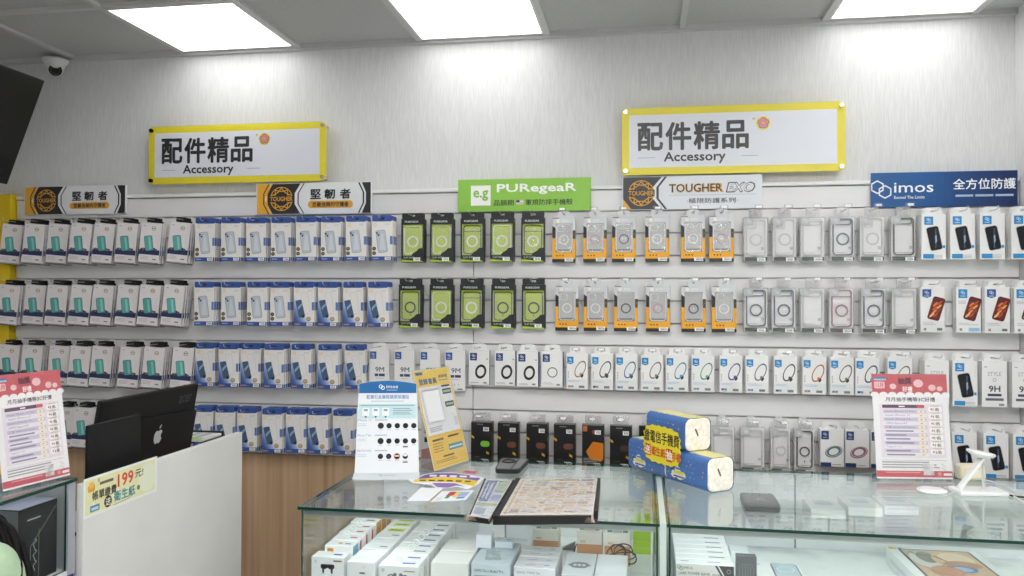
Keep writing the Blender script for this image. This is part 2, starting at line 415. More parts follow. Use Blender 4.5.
def draw_imos(b, w_, h_, y):
    wm = M('F2F6FA', .4)
    # colour shift built as strips of print: mid blue to navy at the right
    n = 20
    for i in range(n):
        t = i/(n-1); s_ = max(0, (t-.35)/.65)
        c0 = [14+(22-14)*s_, 86+(42-86)*s_, 148+(92-148)*s_]
        b.rect(-w_*.992+2*w_*.992*i/n, -w_*.992+2*w_*.992*(i+1)/n, -h_*.98, h_*.98, y, M('%02X%02X%02X' % tuple(int(q) for q in c0), .35))
    hexlink(b, -w_*.86, .03*h_, h_*.5, y-.0004, wm, h_*.075)
    b.text('imos', -w_*.41, h_*.12, h_*.56, y-.0004, wm, w_*.54, .012)
    b.text('Exceed The Limits', -w_*.47, -h_*.44, h_*.17, y-.0004, wm, w_*.42, .01)
    b.text('全方位防護', w_*.55, h_*.26, h_*.6, y-.0004, wm, w_*.84, .015)
    for k in range(3): b.rect(w_*(.16+.27*k), w_*(.4+.27*k), -h_*.46, -h_*.34, y-.0004, M('A8BEDA', .4))
brand_board(.957, 1.5275, 2.013, 2.159, 'deep blue brand board with white letters at the far right', draw_imos, M('1264AE', .35))

def acrylic_sign(x0, x1, z0, z1, label, dark):
    cx, cz = (x0+x1)/2, (z0+z1)/2; w_, h_ = (x1-x0)/2, (z1-z0)/2
    t = thing('acrylic_sign', label, 'sign', (cx, -.03, cz), group='yellow framed accessory signs')
    b = MB(); b.slab(rr_pts(-w_, w_, -h_, h_, .022, 5), 0, .004, M('EFDF18', .55)); y = -.0006
    b.rect(-w_+.032, w_-.032, -h_+.032, h_-.032, y, M('E9ECF3', .6))
    y -= .0004; ink = M('101012', .5)
    for i, ch in enumerate('配件精品'): b.text(ch, -w_+.124+i*.1215, .020, .118, y, ink, .106, .026)
    b.text('Accessory', -w_+.315, -.077, .052, y, ink, .262, .024)
    b.rect(-w_+.07, -w_+.145, -.0745, -.072, y, M('9A9CA8', .4)); b.rect(-w_+.515, -w_+.585, -.0745, -.072, y, M('9A9CA8', .4))
    fx, fz = -w_+.605, .066
    b.disc(fx, fz, .03, y, M('EEDF46', .4), 20)
    for k in range(5):
        a = pi/2+2*pi*k/5; b.disc(fx+.0125*cos(a), fz+.0125*sin(a), .0125, y-.0003, M('7A3A36', .4), 10); b.disc(fx+.0125*cos(a), fz+.0125*sin(a), .0098, y-.0006, M('F0949E', .4), 10)
    b.disc(fx, fz, .005, y-.0009, M('EEDF46', .4), 8); b.disc(fx-.04, fz+.02, .006, y, M('E9C41E', .4), 8)
    b.build('print_panel', t)
    MB().slab(rr_pts(-w_, w_, -h_, h_, .022, 5), -.006, -.003, SATIN).build('acrylic_sheet', t)
    for sx in (-1, 1):
        for sz in (-1, 1):
            s = MB(); m = M('1E1E20', .3, .6) if (sx < 0 and dark) else M('D8D8D6', .25, .7)
            s.cyl((sx*(w_-.016), -.012, sz*(h_-.018)), (sx*(w_-.016), .0495, sz*(h_-.018)), .0095, m, 14); s.build('standoff', t)
acrylic_sign(-2.387, -1.472, 2.176, 2.457, 'yellow framed white accessory sign with black lettering, upper left of the wall', True)
acrylic_sign(-.088, .853, 2.171, 2.468, 'yellow framed white accessory sign with black lettering, right of centre on the wall', False)

# ------------------------------------------------------------------ packs hung on the slatwall
PRINT = .0005
def sticker(t, x0, x1, z0, z1, y=-.0012, name='price_sticker'):
    b = MB(); b.rect(x0, x1, z0, z1, y, M('F7F7F5', .6)); g = M('55565A', .6)
    w_ = x1-x0; h_ = z1-z0; x = x0+w_*.2
    while x < x1-w_*.12:
        q = w_*random.choice((.03, .05, .07)); b.rect(x, x+q, z0+h_*.2, z0+h_*.62, y-.0002, g); x += q+w_*.04
    b.rect(x0+w_*.1, x1-w_*.15, z0+h_*.74, z0+h_*.86, y-.0002, M('8A8B90', .6))
    return b.build(name, t)
def tab_slot(b, z, w_, m): b.rrect(-w_/2, w_/2, z-.004, z+.004, .0038, -.0011, m)
def phone_print(b, cx, cz, w_, h_, rot, y, m, rim=None, r=.2):
    p = rr_pts(-w_/2, w_/2, -h_/2, h_/2, w_*r, 4); c_, s_ = cos(rot), sin(rot)
    q = [(cx+x*c_-z*s_, cz+x*s_+z*c_) for x, z in p]
    if rim:
        k = 1.1; b.poly([(cx+(x*c_-z*s_)*k, cz+(x*s_+z*c_)*(1+.1*w_/h_)) for x, z in p], y, rim); y -= .0003
    b.poly(q, y, m); return y
def outline_print(b, cx, cz, w_, h_, rot, y, m, lw=.0012, r=.18):
    p = rr_pts(-w_/2, w_/2, -h_/2, h_/2, w_*r, 3); c_, s_ = cos(rot), sin(rot)
    b.stroke([(cx+x*c_-z*s_, cz+x*s_+z*c_) for x, z in p], lw, y, m, True)
def root(name): return thing(name, '', 'box')

def mk_white(v=0):
    t = root('screen_protector_box'); w_, h_, d = .049, .197, .016; top = -.014; bot = top-h_
    b = MB(); b.box(-w_, w_, 0, d, bot, top, M('E9E4E4', .45), .0012, 1); y = -PRINT
    b.rect(-w_+.001, w_-.001, bot+.042, bot+.066, y, M('27305E', .45))
    for i in range(9):
        x = -w_+.008+i*.0085; b.disc(x+.004, bot+.069+random.uniform(-.002, .003), .0058, y-.0002, M(random.choice(['6E5A48', '8C7650', '3C3A4A', '5B5145']), .5), 7)
    b.bars(-w_+.008, -w_+.05, bot+.034, 3, .0022, .004, y, M('C2BDC0', .5)); b.rect(w_-.032, w_-.014, bot+.018, bot+.024, y, M('8E8C94', .5))
    g = M(('B9995A', 'A3926C')[v], .35, .4); b.ring(.012, top-.027, .0105, .0078, y, g, 14); b.rect(.005, .019, top-.029, top-.025, y-.0001, g)
    b.rect(-w_+.01, -w_+.022, top-.018, top-.014, y, M('B9A8D0', .5))
    outline_print(b, .018, bot+.1, .034, .072, .1, y, M('D3CDCF', .5), .001)
    phone_print(b, -.006, bot+.097, .036, .070, .18, y-.0003, M(('55A69F', '5FB2A8')[v], .4), M('2E5A5C', .4))
    b.poly([(.000, bot+.068), (.010, bot+.070), (-.001, bot+.128), (-.011, bot+.126)], y-.0008, M(('86C8C0', '94D2C8')[v], .4))
    b.rect(-w_+.001, w_-.001, bot+.002, bot+.0045, y-.0002, M('3A3438', .5))
    b.side(w_+.0004, .002, d-.002, bot+.02, bot+.13, M('C6C8D2', .5)); b.side(w_+.0005, .004, d-.004, bot+.035, bot+.09, M('8A92AA', .5))
    b.box(-w_+.001, w_-.001, .0005, d-.0005, bot-.003, bot-.0002, M('242227', .5))  # shadow below the box, put in as a dark slab
    b.build('carton', t)
    k = MB(); bm_ = M('18181B', .35)
    k.frame(rr_pts(-.025, .025, top+.001, .010, .004), rr_pts(-.009, .009, -.004, .005, .003), .004, .0055, bm_)
    k.box(-.024, .022, -.001, .003, top+.002, top+.007, bm_, .001, 1); k.box(-.012, .030, .006, .010, top+.001, top+.011, bm_, .001, 1)
    k.build('hang_tab', t)
    return t
def mk_blue(glass):
    t = root('phone_case_box' if not glass else 'screen_glass_box'); w_, h_, d = .0485, .184, .017; top = -.008; bot = top-h_
    bl = M('34549C', .4); b = MB(); b.box(-w_, w_, 0, d, bot, top, M('ECE9E6', .4), .0012, 1); y = -PRINT
    b.rect(-w_+.001, w_-.001, bot+.001, bot+.020, y, bl); b.disc(-w_+.016, top-.019, .0085, y, M('EBCFA0', .4), 14); b.disc(-w_+.016, top-.019, .006, y-.0002, M('F3E3C8', .4), 12)
    b.bars(w_-.034, w_-.01, top-.014, 2, .002, .003, y, M('C9C6C6', .5))
    if glass:
        for i, cc in enumerate(('DDE1EC', 'C2CBE2', 'A3B2D6', '8499C8', '6580B9', '4C68A8', '3A5596')):   # printed blue fading up to white
            f = 1-i*.125; b.poly([(-w_+.001, bot+.02), (-w_+.001+.072*f, bot+.02), (-w_+.001+.040*f, bot+.02+.060*f), (-w_+.001, bot+.02+.128*f)], y-i*6e-5, M(cc, .4))
        outline_print(b, .006, bot+.108, .032, .098, .13, y-.0002, M('BDBBBE', .4), .001)
        phone_print(b, -.018, bot+.083, .027, .078, .22, y-.0006, M('4A5F7C', .3), M('2A3644', .3)); b.poly([(-.028, bot+.075), (-.008, bot+.100), (-.010, bot+.110), (-.029, bot+.090)], y-.0012, M('8FB4D4', .3))
        b.disc(-.004, bot+.048, .008, y-.0013, M('2A3038', .4), 8); b.disc(.021, bot+.035, .011, y-.0003, M('A98B62', .4), 14); b.disc(.021, bot+.037, .008, y-.0006, M('C7B08A', .4), 12)
        b.rect(-w_+.004, -w_+.03, bot+.008, bot+.014, y-.0003, M('B58C6A', .4))
    else:
        phone_print(b, -.002, bot+.089, .041, .099, .12, y, M('C3CBD3', .35), M('8F98A3', .35)); b.poly([(-.012, bot+.05), (.016, bot+.05), (.006, bot+.118), (-.004, bot+.128)], y-.0008, M('D6DCE2', .35))
        b.rrect(-.029, -.011, bot+.113, bot+.132, .005, y-.001, M('AEB8C2', .35)); b.disc(-.024, bot+.127, .0042, y-.0013, M('22262C', .3), 10); b.disc(-.016, bot+.118, .0042, y-.0013, M('22262C', .3), 10)
        for k in range(2): b.disc(-w_+.012, bot+.035+.021*k, .0088, y-.0012, M('1F1D1C', .4), 12); b.disc(-w_+.012, bot+.035+.021*k, .0055, y-.0014, M('8A7850', .4), 10)
        b.rect(-w_+.006, -w_+.032, bot+.008, bot+.014, y-.0003, M('8FA6D8', .4))
    b.rect(w_-.012, w_-.001, bot+.075, bot+.113, y-.0004, M('5C7CC0', .4)); b.side(w_+.0004, .001, d-.001, bot+.075, bot+.113, M('4468B4', .4)); b.side(w_+.0004, .001, d-.001, bot+.002, bot+.02, bl)
    b.build('carton', t)
    k = MB(); k.frame(rr_pts(-w_+.003, w_-.003, top-.004, .016, .006), rr_pts(-.012, .012, -.004, .006, .004), -.0016, d-.004, bl); k.build('hang_tab', t)
    sticker(t, w_-.036, w_-.008, bot+.004, bot+.018)
    return t
def case_frame(t, cx, cz, w_, h_, y, m, ringm=None, cam=0, lw=.003, magnet=True, solid=None):
    """a phone case seen from its back: rim, camera opening, magnet ring"""
    b = MB()
    b.frame(rr_pts(cx-w_/2, cx+w_/2, cz-h_/2, cz+h_/2, w_*.16), rr_pts(cx-w_/2+lw, cx+w_/2-lw, cz-h_/2+lw, cz+h_/2-lw, w_*.13), y, y+.006, m)
    t_ = cz+h_/2
    if cam == 1:
        b.stroke([(cx-w_/2+lw, t_-w_*.34), (cx+w_/2-lw, t_-w_*.34)], lw*.8, y, m)
    elif cam == 2:
        b.frame(rr_pts(cx-w_*.42, cx+w_*.02, t_-w_*.5, t_-w_*.07, w_*.1), rr_pts(cx-w_*.42+lw*.7, cx+w_*.02-lw*.7, t_-w_*.5+lw*.7, t_-w_*.07-lw*.7, w_*.08), y, y+.003, m)
    elif cam == 3:
        b.frame(rr_pts(cx-w_*.4, cx+w_*.4, t_-w_*.34, t_-w_*.06, w_*.1), rr_pts(cx-w_*.4+lw*.7, cx+w_*.4-lw*.7, t_-w_*.34+lw*.7, t_-w_*.06-lw*.7, w_*.08), y, y+.003, m)
    if magnet: b.ring(cx, cz-h_*.06, w_*.325, w_*.24, y+.001, ringm or m, 22)
    if magnet and cam == 4: b.rect(cx-.0015, cx+.0015, cz-h_*.36, cz-h_*.29, y+.001, ringm or m)
    if solid: b.poly(rr_pts(cx-w_/2+lw, cx+w_/2-lw, cz-h_/2+lw, cz+h_/2-lw, w_*.13), y+.004, solid)
    return b.build('phone_case', t)
def mk_green(case_m, ring_m, cam, foil=True):
    t = root('lime_case_pack'); w_, h_, d = .0535, .198, .022; top = -.014; bot = top-h_
    kb = M('26282A', .4); b = MB(); lime = M('BDD248', .4)
    b.box(-w_, w_, .009, d, bot, top-.003, kb, .001, 1)
    b.frame([(-w_, bot), (w_, bot), (w_, top), (-w_, top)], [(-w_+.006, bot+.03), (w_-.006, bot+.03), (w_-.006, top-.026), (-w_+.006, top-.026)], 0, .009, kb)
    b.rect(-w_+.006, w_-.006, bot+.03, top-.026, .0085, lime)
    y = -PRINT
    b.text('PUREGEAR', -.004, top-.0135, .0085, y, M('E8E8E6', .4), .064, .02)
    b.poly([(-w_+.001, bot+.001), (w_-.002, bot+.001), (w_-.012, bot+.006), (0, bot+.007), (-w_+.001, bot+.012)], y, M('A6CB2C', .4))
    b.poly([(-.004, bot+.029), (w_-.005, bot+.029), (w_-.005, bot+.064), (.030, bot+.062), (.019, bot+.050), (.006, bot+.043), (-.002, bot+.036)], y-.0006, kb)
    b.text('SLIM SHELL', -.014, bot+.0205, .0085, y, M('B8BAB6', .4), .056, .012)
    b.build('carton', t)
    k = MB(); k.frame(rr_pts(-w_+.003, w_-.003, top+.0003, .012, .003), rr_pts(-.011, .011, -.004, .006, .003), .002, .0035, kb); k.build('hang_tab', t)
    case_frame(t, 0, (bot+.03+top-.026)/2, .082, .128, .0015, case_m, ring_m, cam)
    wdw = MB(); wdw.rect(-w_+.005, w_-.005, bot+.029, top-.041, .0008, FOIL); wdw.build('clear_window', t)
    sticker(t, .004, .036, bot+.006, bot+.021)
    return t
def mk_yellow(case_m, ring_m, cam):
    t = root('yellow_case_pack'); w_, h_, d = .0515, .203, .022; top = -.011; bot = top-h_
    ye = M('EDA928', .4); hd = M('D6D7DA', .4); kb = M('222224', .4); b = MB(); y = -PRINT
    ix0, ix1, iz0, iz1 = -w_+.014, w_-.014, bot+.045, top-.030
    b.box(-w_, w_, .009, d, bot, top, kb, .001, 1)
    b.frame([(-w_, bot), (w_, bot), (w_, top), (-w_, top)], [(ix0, iz0), (ix1, iz0), (ix1, iz1), (ix0, iz1)], 0, .009, hd)
    b.rect(-w_, w_, bot, bot+.015, y, kb)
    b.poly([(-w_, bot+.015), (w_, bot+.015), (w_, top-.098), (ix1+.002, top-.098), (ix1+.002, iz0), (ix0, iz0), (ix0, top-.095), (-w_, top-.095)], y, ye)
    b.poly([(-w_, top-.095), (ix0, top-.095), (ix0, top-.05), (-w_, top-.04)], y, kb); b.poly([(ix1+.002, top-.098), (w_, top-.098), (w_, top-.06), (ix1+.002, top-.06)], y, M('4A4238', .4))
    b.side(w_+.0004, .001, d-.001, bot+.015, top-.098, ye); b.side(w_+.0004, .001, d-.001, top-.06, top-.002, hd)
    b.rect(ix0, ix1, iz0, iz1, .0085, M('BDBDBE', .4)); b.rect(ix0, ix1, iz0, iz0+.013, .007, M('6A6C70', .4))
    b.disc(-.026, top-.018, .0085, y, M('F4EFE2', .3), 14); b.text('EXO', .004, top-.017, .010, y, M('F6F6F8', .4), .028, .02, .3); b.rect(-w_+.002, -w_+.03, top-.007, top-.004, y, M('3A3A3C', .4))
    b.text('TOUGHER', w_-.006, top-.078, .003, y-.0002, ye, .004)
    for k in range(3): b.disc(-.03+.013*k, bot+.03, .004, y-.0003, kb, 4, .004, .4)
    b.build('carton', t)
    case_frame(t, 0, (iz0+iz1)/2, ix1-ix0-.006, iz1-iz0-.004, .0015, case_m, ring_m, cam)
    wdw = MB(); wdw.rect(ix0-.001, ix1+.001, iz0-.001, iz1+.001, -.0009, FOIL); wdw.build('clear_window', t)
    tb = MB(); tb.frame(rr_pts(-.026, .026, top+.0005, .014, .006), rr_pts(-.010, .010, -.003, .006, .003), .006, .008, M('D9DADC', .4)); tb.build('hang_tab', t)
    sticker(t, .004, .042, bot+.004, bot+.020)
    return t
def mk_clear(case_m, cam, ring=True, sc=1.0):
    t = root('clear_case_pack'); w_, h_, d = .052*sc, .190, .020; top = -.024; bot = top-h_
    b = MB(); b.box(-w_, w_, 0, d, bot, top, MILKY, .002, 1); b.build('clear_shell', t)
    c_ = MB(); c_.box(-w_+.005, w_-.005, .014, .016, bot+.004, top-.004, M('F0EFEE', .5))
    y = .0138; c_.rect(-w_+.006, w_-.006, bot+.004, bot+.020, y-.0118, M('262E28', .4))
    c_.rect(-w_+.006, -.012*sc, top-.034, top-.003, y-.0118, M('C3C5C7', .4)); hexlink(c_, -.028*sc, top-.018, .008, y-.0121, M('F4F4F4', .4), .0016)
    for k in range(9): c_.rect(.021+.004*(k % 3), .0235+.004*(k % 3), bot+.052+.004*(k//3), bot+.0545+.004*(k//3), y-.0118, M('5E6A62', .4))
    c_.bars(-w_+.01, w_-.014, bot+.038, 2, .002, .005, y-.0118, M('B9BAB8', .5), .4)
    c_.build('insert_card', t)
    case_frame(t, 0, (bot+.022+top-.004)/2, 2*w_-.022, h_-.034, .004, case_m, None, cam, .0052, ring)
    k = MB(); k.frame(rr_pts(-.026, .026, top+.0003, .014, .005), rr_pts(-.011, .011, -.003, .006, .003), .004, .0055, CLEAR); k.build('hang_tab', t)
    sticker(t, .004, .038, bot+.002, bot+.018)
    return t
TAGB = M('2B8CC8', .4); TAGN = M('2B5AA0', .4); TAGD = M('223F78', .4)
def blue_tag(b, x0, x1, z0, z1, m, y, pent=False):
    if pent: b.poly([(x0, z1), (x0, z0+.006), ((x0+x1)/2, z0), (x1, z0+.006), (x1, z1)], y, m)
    else: b.rect(x0, x1, z0, z1, y, m)
    hexlink(b, (x0+x1)/2, (z0+z1)/2+.004, (x1-x0)*.2, y-.0003, M('E8F2FA', .4), (x1-x0)*.05); b.rect(x0+(x1-x0)*.22, x1-(x1-x0)*.22, z0+.007, z0+.0095, y-.0003, M('D6E6F4', .4))
def tabbed(t, w_, top, d):
    k = MB(); k.frame([(-w_+.012, top+.0003), (w_-.012, top+.0003), (w_-.018, .016), (-w_+.018, .016)], [(-.012, -.003), (.012, -.003), (.012, .004), (-.012, .004)], d*.4, d*.4+.0012, M('EDEDEB', .45)); return k.build('hang_tab', t)
def mk_imos(v):
    t = root('screen_protector_box'); w_, h_, d = .047, .186, .020; top = -.012; bot = top-h_
    b = MB(); b.box(-w_, w_, 0, d, bot, top, M('EEEDEB', .45), .0012, 1); y = -PRINT; gr = M('B5B8BA', .5)
    if v == 'black' or v == 'low':
        blue_tag(b, -w_+.010, -w_+.044, top-.044, top-.010, TAGB, y)
        phone_print(b, .002, bot+.086, .046, .096, .2, y, M('17191D', .2), M('C9CCD0', .3)); b.poly([(.004, bot+.046), (.010, bot+.048), (.010, bot+.126), (.003, bot+.125)], y-.0008, M('3F4F66', .2)); b.poly([(.006, bot+.064), (.012, bot+.075), (.010, bot+.10), (.004, bot+.095)], y-.001, M('8FA6C8', .2))
        b.rect(w_-.014, w_-.004, bot+.046, bot+.058, y, TAGB); b.rect(-w_+.006, 0, bot+.004, bot+.022, y, TAGB); b.bars(0, w_-.008, bot+.018, 3, .0022, .003, y, gr)
        for i in range(4): b.rect(w_-.010, w_-.007, top-.03-.012*i, top-.022-.012*i, y, M('DADCDE', .5))
    elif v in ('red', 'redsq'):
        blue_tag(b, -w_+.008, -w_+.042, top-.044, top-.008, TAGN if v == 'red' else TAGB, y, v == 'red')
        r_ = -.28; phone_print(b, .014, bot+.098, .044, .092, r_, y, M('7A2E24', .25), M('202024', .3))
        for i, (u, v_, cc) in enumerate(((-.010, .032, '3A2438'), (.006, .026, 'A8482C'), (-.008, .016, 'D8783A'), (.008, .010, 'E8A050'), (-.006, .0, 'C85A34'), (.010, -.008, '8A3430'), (-.004, -.014, 'E88A4A'), (.004, -.026, 'B04A30'), (-.010, -.030, 'F0B878'), (.010, -.036, '5A2430'))):
            b.disc(.014+u*cos(r_)-v_*sin(r_), bot+.098+u*sin(r_)+v_*cos(r_), .013, y-.0008-i*8e-5, M(cc, .3), 12, .0045, .75)
        b.rect(-w_+.002, w_-.002, bot+.002, bot+.046, y-.0002, M('E3E3E2', .5)) if v == 'red' else None
        b.bars(-w_+.01, w_-.01, bot+.04, 2, .0022, .004, y-.0004, gr, .5); b.rect(.016, .036, bot+.008, bot+.018, y-.0004, M('6D6F72', .5)); b.rect(-w_+.012, -w_+.022, bot+.008, bot+.018, y-.0004, M('8A8C8F', .5))
        if v == 'redsq': b.rect(.0, w_-.006, bot+.006, bot+.02, y-.0006, M('8FC4E4', .5)); b.bars(-w_+.008, -w_+.04, top-.055, 3, .002, .003, y, gr)
    elif v == '9H':
        b.text('9H', 0, bot+.074, .024, y, M('4A4D52', .45), .042, .03); b.text('STYLE', 0, top-.052, .016, y, M('9FA2A6', .45), .05, 0); b.ring(0, top-.076, .007, .005, y, M('9FA2A6', .5))
        b.rect(-.026, .026, bot+.044, bot+.054, y, M('3F4A66', .45)); b.rect(-.034, .034, bot+.026, bot+.036, y, M('6D6F72', .45)); b.rect(.016, .036, bot+.006, bot+.014, y, M('8A8C8F', .45)); b.rect(-w_+.008, -w_+.02, top-.026, top-.022, y, gr)
    elif v == '9M':
        blue_tag(b, -w_+.004, -w_+.034, top-.044, top-.01, TAGN, y)
        b.text('9M', .004, bot+.094, .022, y, M('4A4D62', .45), .042, .012); b.rect(-.02, .028, bot+.062, bot+.074, y, M('3E4566', .45)); b.rect(-.004, 0, bot+.062, bot+.074, y-.0003, M('D8D9E2', .45))
        b.bars(-.014, .026, bot+.054, 1, .002, .004, y, gr)
        for i in range(3): b.disc(-.02+.018*i, bot+.03, .005, y, M('D3D5D8', .5), 10)
        b.rect(.012, .036, bot+.006, bot+.013, y, M('8A8C8F', .45))
    b.side(-w_-.0004, .002, d-.002, bot+.01, bot+.06, M('DDDEDE', .5)); b.build('carton', t)
    tabbed(t, w_, top, d)
    return t
def mk_ring(v, inkhex='22262C'):
    """boxes with a printed ring"""
    t = root('ring_accessory_box'); w_, h_, d = .0475, .158, .020; top = -.012; bot = top-h_
    b = MB(); b.box(-w_, w_, 0, d, bot, top, M('EFEEEC', .45), .0012, 1); y = -PRINT; gr = M('B5B8BA', .5); ink = M(inkhex, .3)
    if v == 'dark':
        blue_tag(b, -w_+.006, -w_+.038, top-.046, top-.012, TAGD, y)
        b.ring(.008, bot+.062, .0255, .0165, y, ink, 26, 1.28, -.25); b.side(w_+.0004, .0005, d-.0005, bot+.001, top-.001, TAGN); b.side(-w_-.0004, .0005, d-.0005, bot+.001, top-.001, TAGN); b.rect(.02, .036, bot+.008, bot+.015, y, M('8A8C8F', .5)); b.rect(-w_+.008, .0, bot+.01, bot+.014, y, gr); b.rect(w_-.014, w_-.006, top-.042, top-.036, y, gr)
    elif v == 'thin':
        blue_tag(b, -w_+.006, -w_+.038, top-.046, top-.012, TAGD, y); b.ring(.002, bot+.066, .0225, .0190, y, ink, 24); b.side(w_+.0004, .0005, d-.0005, bot+.001, top-.001, TAGN); b.rect(.02, .036, bot+.008, bot+.015, y, M('8A8C8F', .5)); b.bars(-w_+.008, .01, bot+.02, 2, .002, .003, y, gr)
    elif v == 'strap':
        blue_tag(b, -w_+.004, -w_+.032, top-.048, top-.014, TAGB, y, True)
        b.ring(.014, bot+.090, .040, .0335, y, ink, 28, .52, 1.12); b.ring(.0155, bot+.089, .0385, .0362, y-.0002, M('3A3E44', .3), 28, .52, 1.12); b.disc(.022, bot+.060, .009, y-.0004, M('3A3D42', .3), 8, .0055, 1.1); b.disc(.016, bot+.068, .007, y-.0005, ink, 8, .005, 1.1)
        for i in range(3): b.rect(-w_+.007, -w_+.011, bot+.05+.011*i, bot+.058+.011*i, y, gr)
        b.rect(-w_+.001, w_-.001, bot+.001, bot+.046, y+.0002, M('E6E6E5', .5)); b.bars(-w_+.007, .03, bot+.04, 2, .002, .003, y-.0002, M('A9C4DA', .5), .4)
        b.rect(-w_+.008, -w_+.020, bot+.009, bot+.018, y-.0002, ink); b.rect(-w_+.021, -w_+.031, bot+.009, bot+.018, y-.0002, M('6A8FB8', .5)); b.rect(.008, .032, bot+.007, bot+.017, y-.0002, M('7A7C80', .5))
    elif v == 'thick':
        blue_tag(b, -w_+.004, -w_+.034, top-.044, top-.008, TAGD, y)
        b.ring(.006, bot+.064, .036, .020, y, ink, 26, .66, .35); b.ring(.006, bot+.066, .0325, .0295, y-.0002, M('D4D6DA', .3), 26, .66, .35)
        b.rect(-w_+.001, -.004, bot+.001, bot+.018, y, TAGD); b.bars(.0, w_-.008, bot+.012, 1, .004, .003, y, gr)
    b.build('carton', t); tabbed(t, w_, top, d)
    return t
def mk_black(v):
    t = root('black_case_box'); w_, h_, d = .0475, .178, .022; top = -.026; bot = top-h_
    b = MB(); b.box(-w_, w_, 0, d, bot, top, M('1B1C1F', .3), .001, 1); y = -PRINT; yl = M('D9A61E', .4)
    if v == 'orange':
        b.poly([(-.03, bot+.062), (-.012, bot+.03), (.034, bot+.02), (w_-.002, bot+.03), (w_-.002, bot+.10), (0, bot+.106)], y, M('D07A1E', .35)); b.rect(-w_+.004, -w_+.022, top-.028, top-.004, y, M('C66A28', .4)); b.disc(.004, top-.03, .009, y, M('8A4A20', .4), 12)
        b.bars(-w_+.006, .02, bot+.034, 4, .003, .004, y, M('9A9A98', .5))
    else:
        b.rrect(-.004, w_-.010, bot+.068, bot+.094, .012, y, M({'green': '7CC43A', 'brown': '6E4632', 'dim': '4A3830'}[v], .35)); b.rect(-.022, .008, top-.012, top-.008, y, M('8A866C', .4)); b.bars(-w_+.016, -.002, bot+.024, 1, .003, .003, y, M('5A4A30', .5))
        for x_, z_ in ((-w_+.001, bot+.11), (.022, bot+.04)): b.poly([(x_, z_), (x_+.013, z_-.008), (x_+.013, z_+.002), (x_, z_+.010)], y, yl)
    b.rect(-w_-.0, w_, top-.0012, top-.0002, y-.0002, M('8A8886', .4))
    b.side(w_+.0004, .001, d-.001, bot+.002, top-.002, M('5A4028', .4)); b.build('carton', t)
    k = MB(); k.frame(rr_pts(-.036, .036, top+.0003, .014, .006), rr_pts(-.008, .008, -.004, .006, .003), .008, .0095, CLEAR); k.build('hang_flap', t)
    sticker(t, .008, .034, top-.040, top-.022); sticker(t, .0, .030, bot+.002, bot+.013)
    return t

KIND = {}
def kind(key, t, w_, d, look, short): KIND[key] = dict(t=t, w=w_, d=d, look=look, short=short, used=False)
wm_, km_, gm_, nm_, pm_, tm_ = M('E9E9E4', .3), M('202226', .3), M('8D9196', .3), M('4A5878', .3), M('C58FA0', .3), M('CFCFCF', .3)
for v in (0, 1): kind('w%d' % v, mk_white(v), .098, .016, 'white glass box with teal phone print', 'white teal box')
kind('bc', mk_blue(False), .098, .017, 'blue trimmed box with pale phone case', 'pale case box')
kind('bg', mk_blue(True), .098, .017, 'blue trimmed box with dark phone screen', 'dark screen box')
kind('g0', mk_green(wm_, wm_, 0), .107, .022, 'lime black pack with clear ringed case', 'lime pack')
kind('g1', mk_green(km_, wm_, 1), .107, .022, 'lime black pack with black rimmed case', 'lime pack')
kind('g2', mk_green(km_, km_, 4), .107, .022, 'lime black pack with black magnet ring', 'lime pack')
kind('y0', mk_yellow(wm_, wm_, 2), .103, .022, 'yellow black pack with clear case', 'yellow pack')
kind('y1', mk_yellow(wm_, nm_, 3), .103, .022, 'yellow black pack with slate ring case', 'yellow pack')
kind('y2', mk_yellow(wm_, pm_, 2), .103, .022, 'yellow black pack with pink ring case', 'yellow pack')
kind('y3', mk_yellow(tm_, km_, 3), .103, .022, 'yellow black pack with black ring case', 'yellow pack')
kind('c0', mk_clear(tm_, 2), .104, .020, 'clear pack holding transparent ringed case', 'clear pack')
kind('c1', mk_clear(M('5E6478', .35), 3), .104, .020, 'clear pack holding slate rimmed ringed case', 'clear pack')
kind('c2', mk_clear(M('A07880', .35), 1), .104, .020, 'clear pack holding rose rimmed ringed case', 'clear pack')
kind('c3', mk_clear(tm_, 3, False), .104, .020, 'clear pack holding plain transparent case', 'clear pack')
kind('c4', mk_clear(M('4A4846', .35), 3, False), .104, .020, 'clear pack holding dark rimmed plain case', 'clear pack')
kind('c5', mk_clear(M('2E3032', .35), 4, True, .84), .088, .020, 'narrow clear pack holding black rimmed case', 'narrow clear pack')
kind('c6', mk_clear(tm_, 3, True, .84), .088, .020, 'narrow clear pack holding pale ringed case', 'narrow clear pack')
for k_, lk in (('black', 'white box with blue tag and black phone'), ('low', 'white box with blue tag and black phone'), ('red', 'white box with blue shield and red phone'), ('redsq', 'white box with blue square and red phone'), ('9H', 'plain white box with grey 9H lettering'), ('9M', 'small white box with grey 9M lettering')):
    kind('i'+k_, mk_imos(k_), .095, .020, lk, 'white phone box' if k_ != '9M' else 'white lettered box')
kind('rd', mk_ring('dark'), .096, .020, 'navy sided white box with thick ring', 'navy sided box')
kind('rt', mk_ring('thin'), .096, .020, 'navy sided white box with thin ring', 'navy sided box')
for k_, hx, nm in (('gold', 'B59A5C', 'gold'), ('grey', '4E5258', 'grey'), ('blue', '4C7CB0', 'blue'), ('pale', '8C8A86', 'taupe'), ('sky', '5AA6CC', 'sky blue'), ('mint', '6FB58A', 'mint'), ('violet', '5A5E9C', 'violet'), ('orange', 'D4823C', 'orange'), ('olive', '8A8A68', 'olive'), ('navy', '34507C', 'navy')):
    kind('s'+k_, mk_ring('strap', hx), .096, .020, 'white box with %s strap loop' % nm, 'strap box')
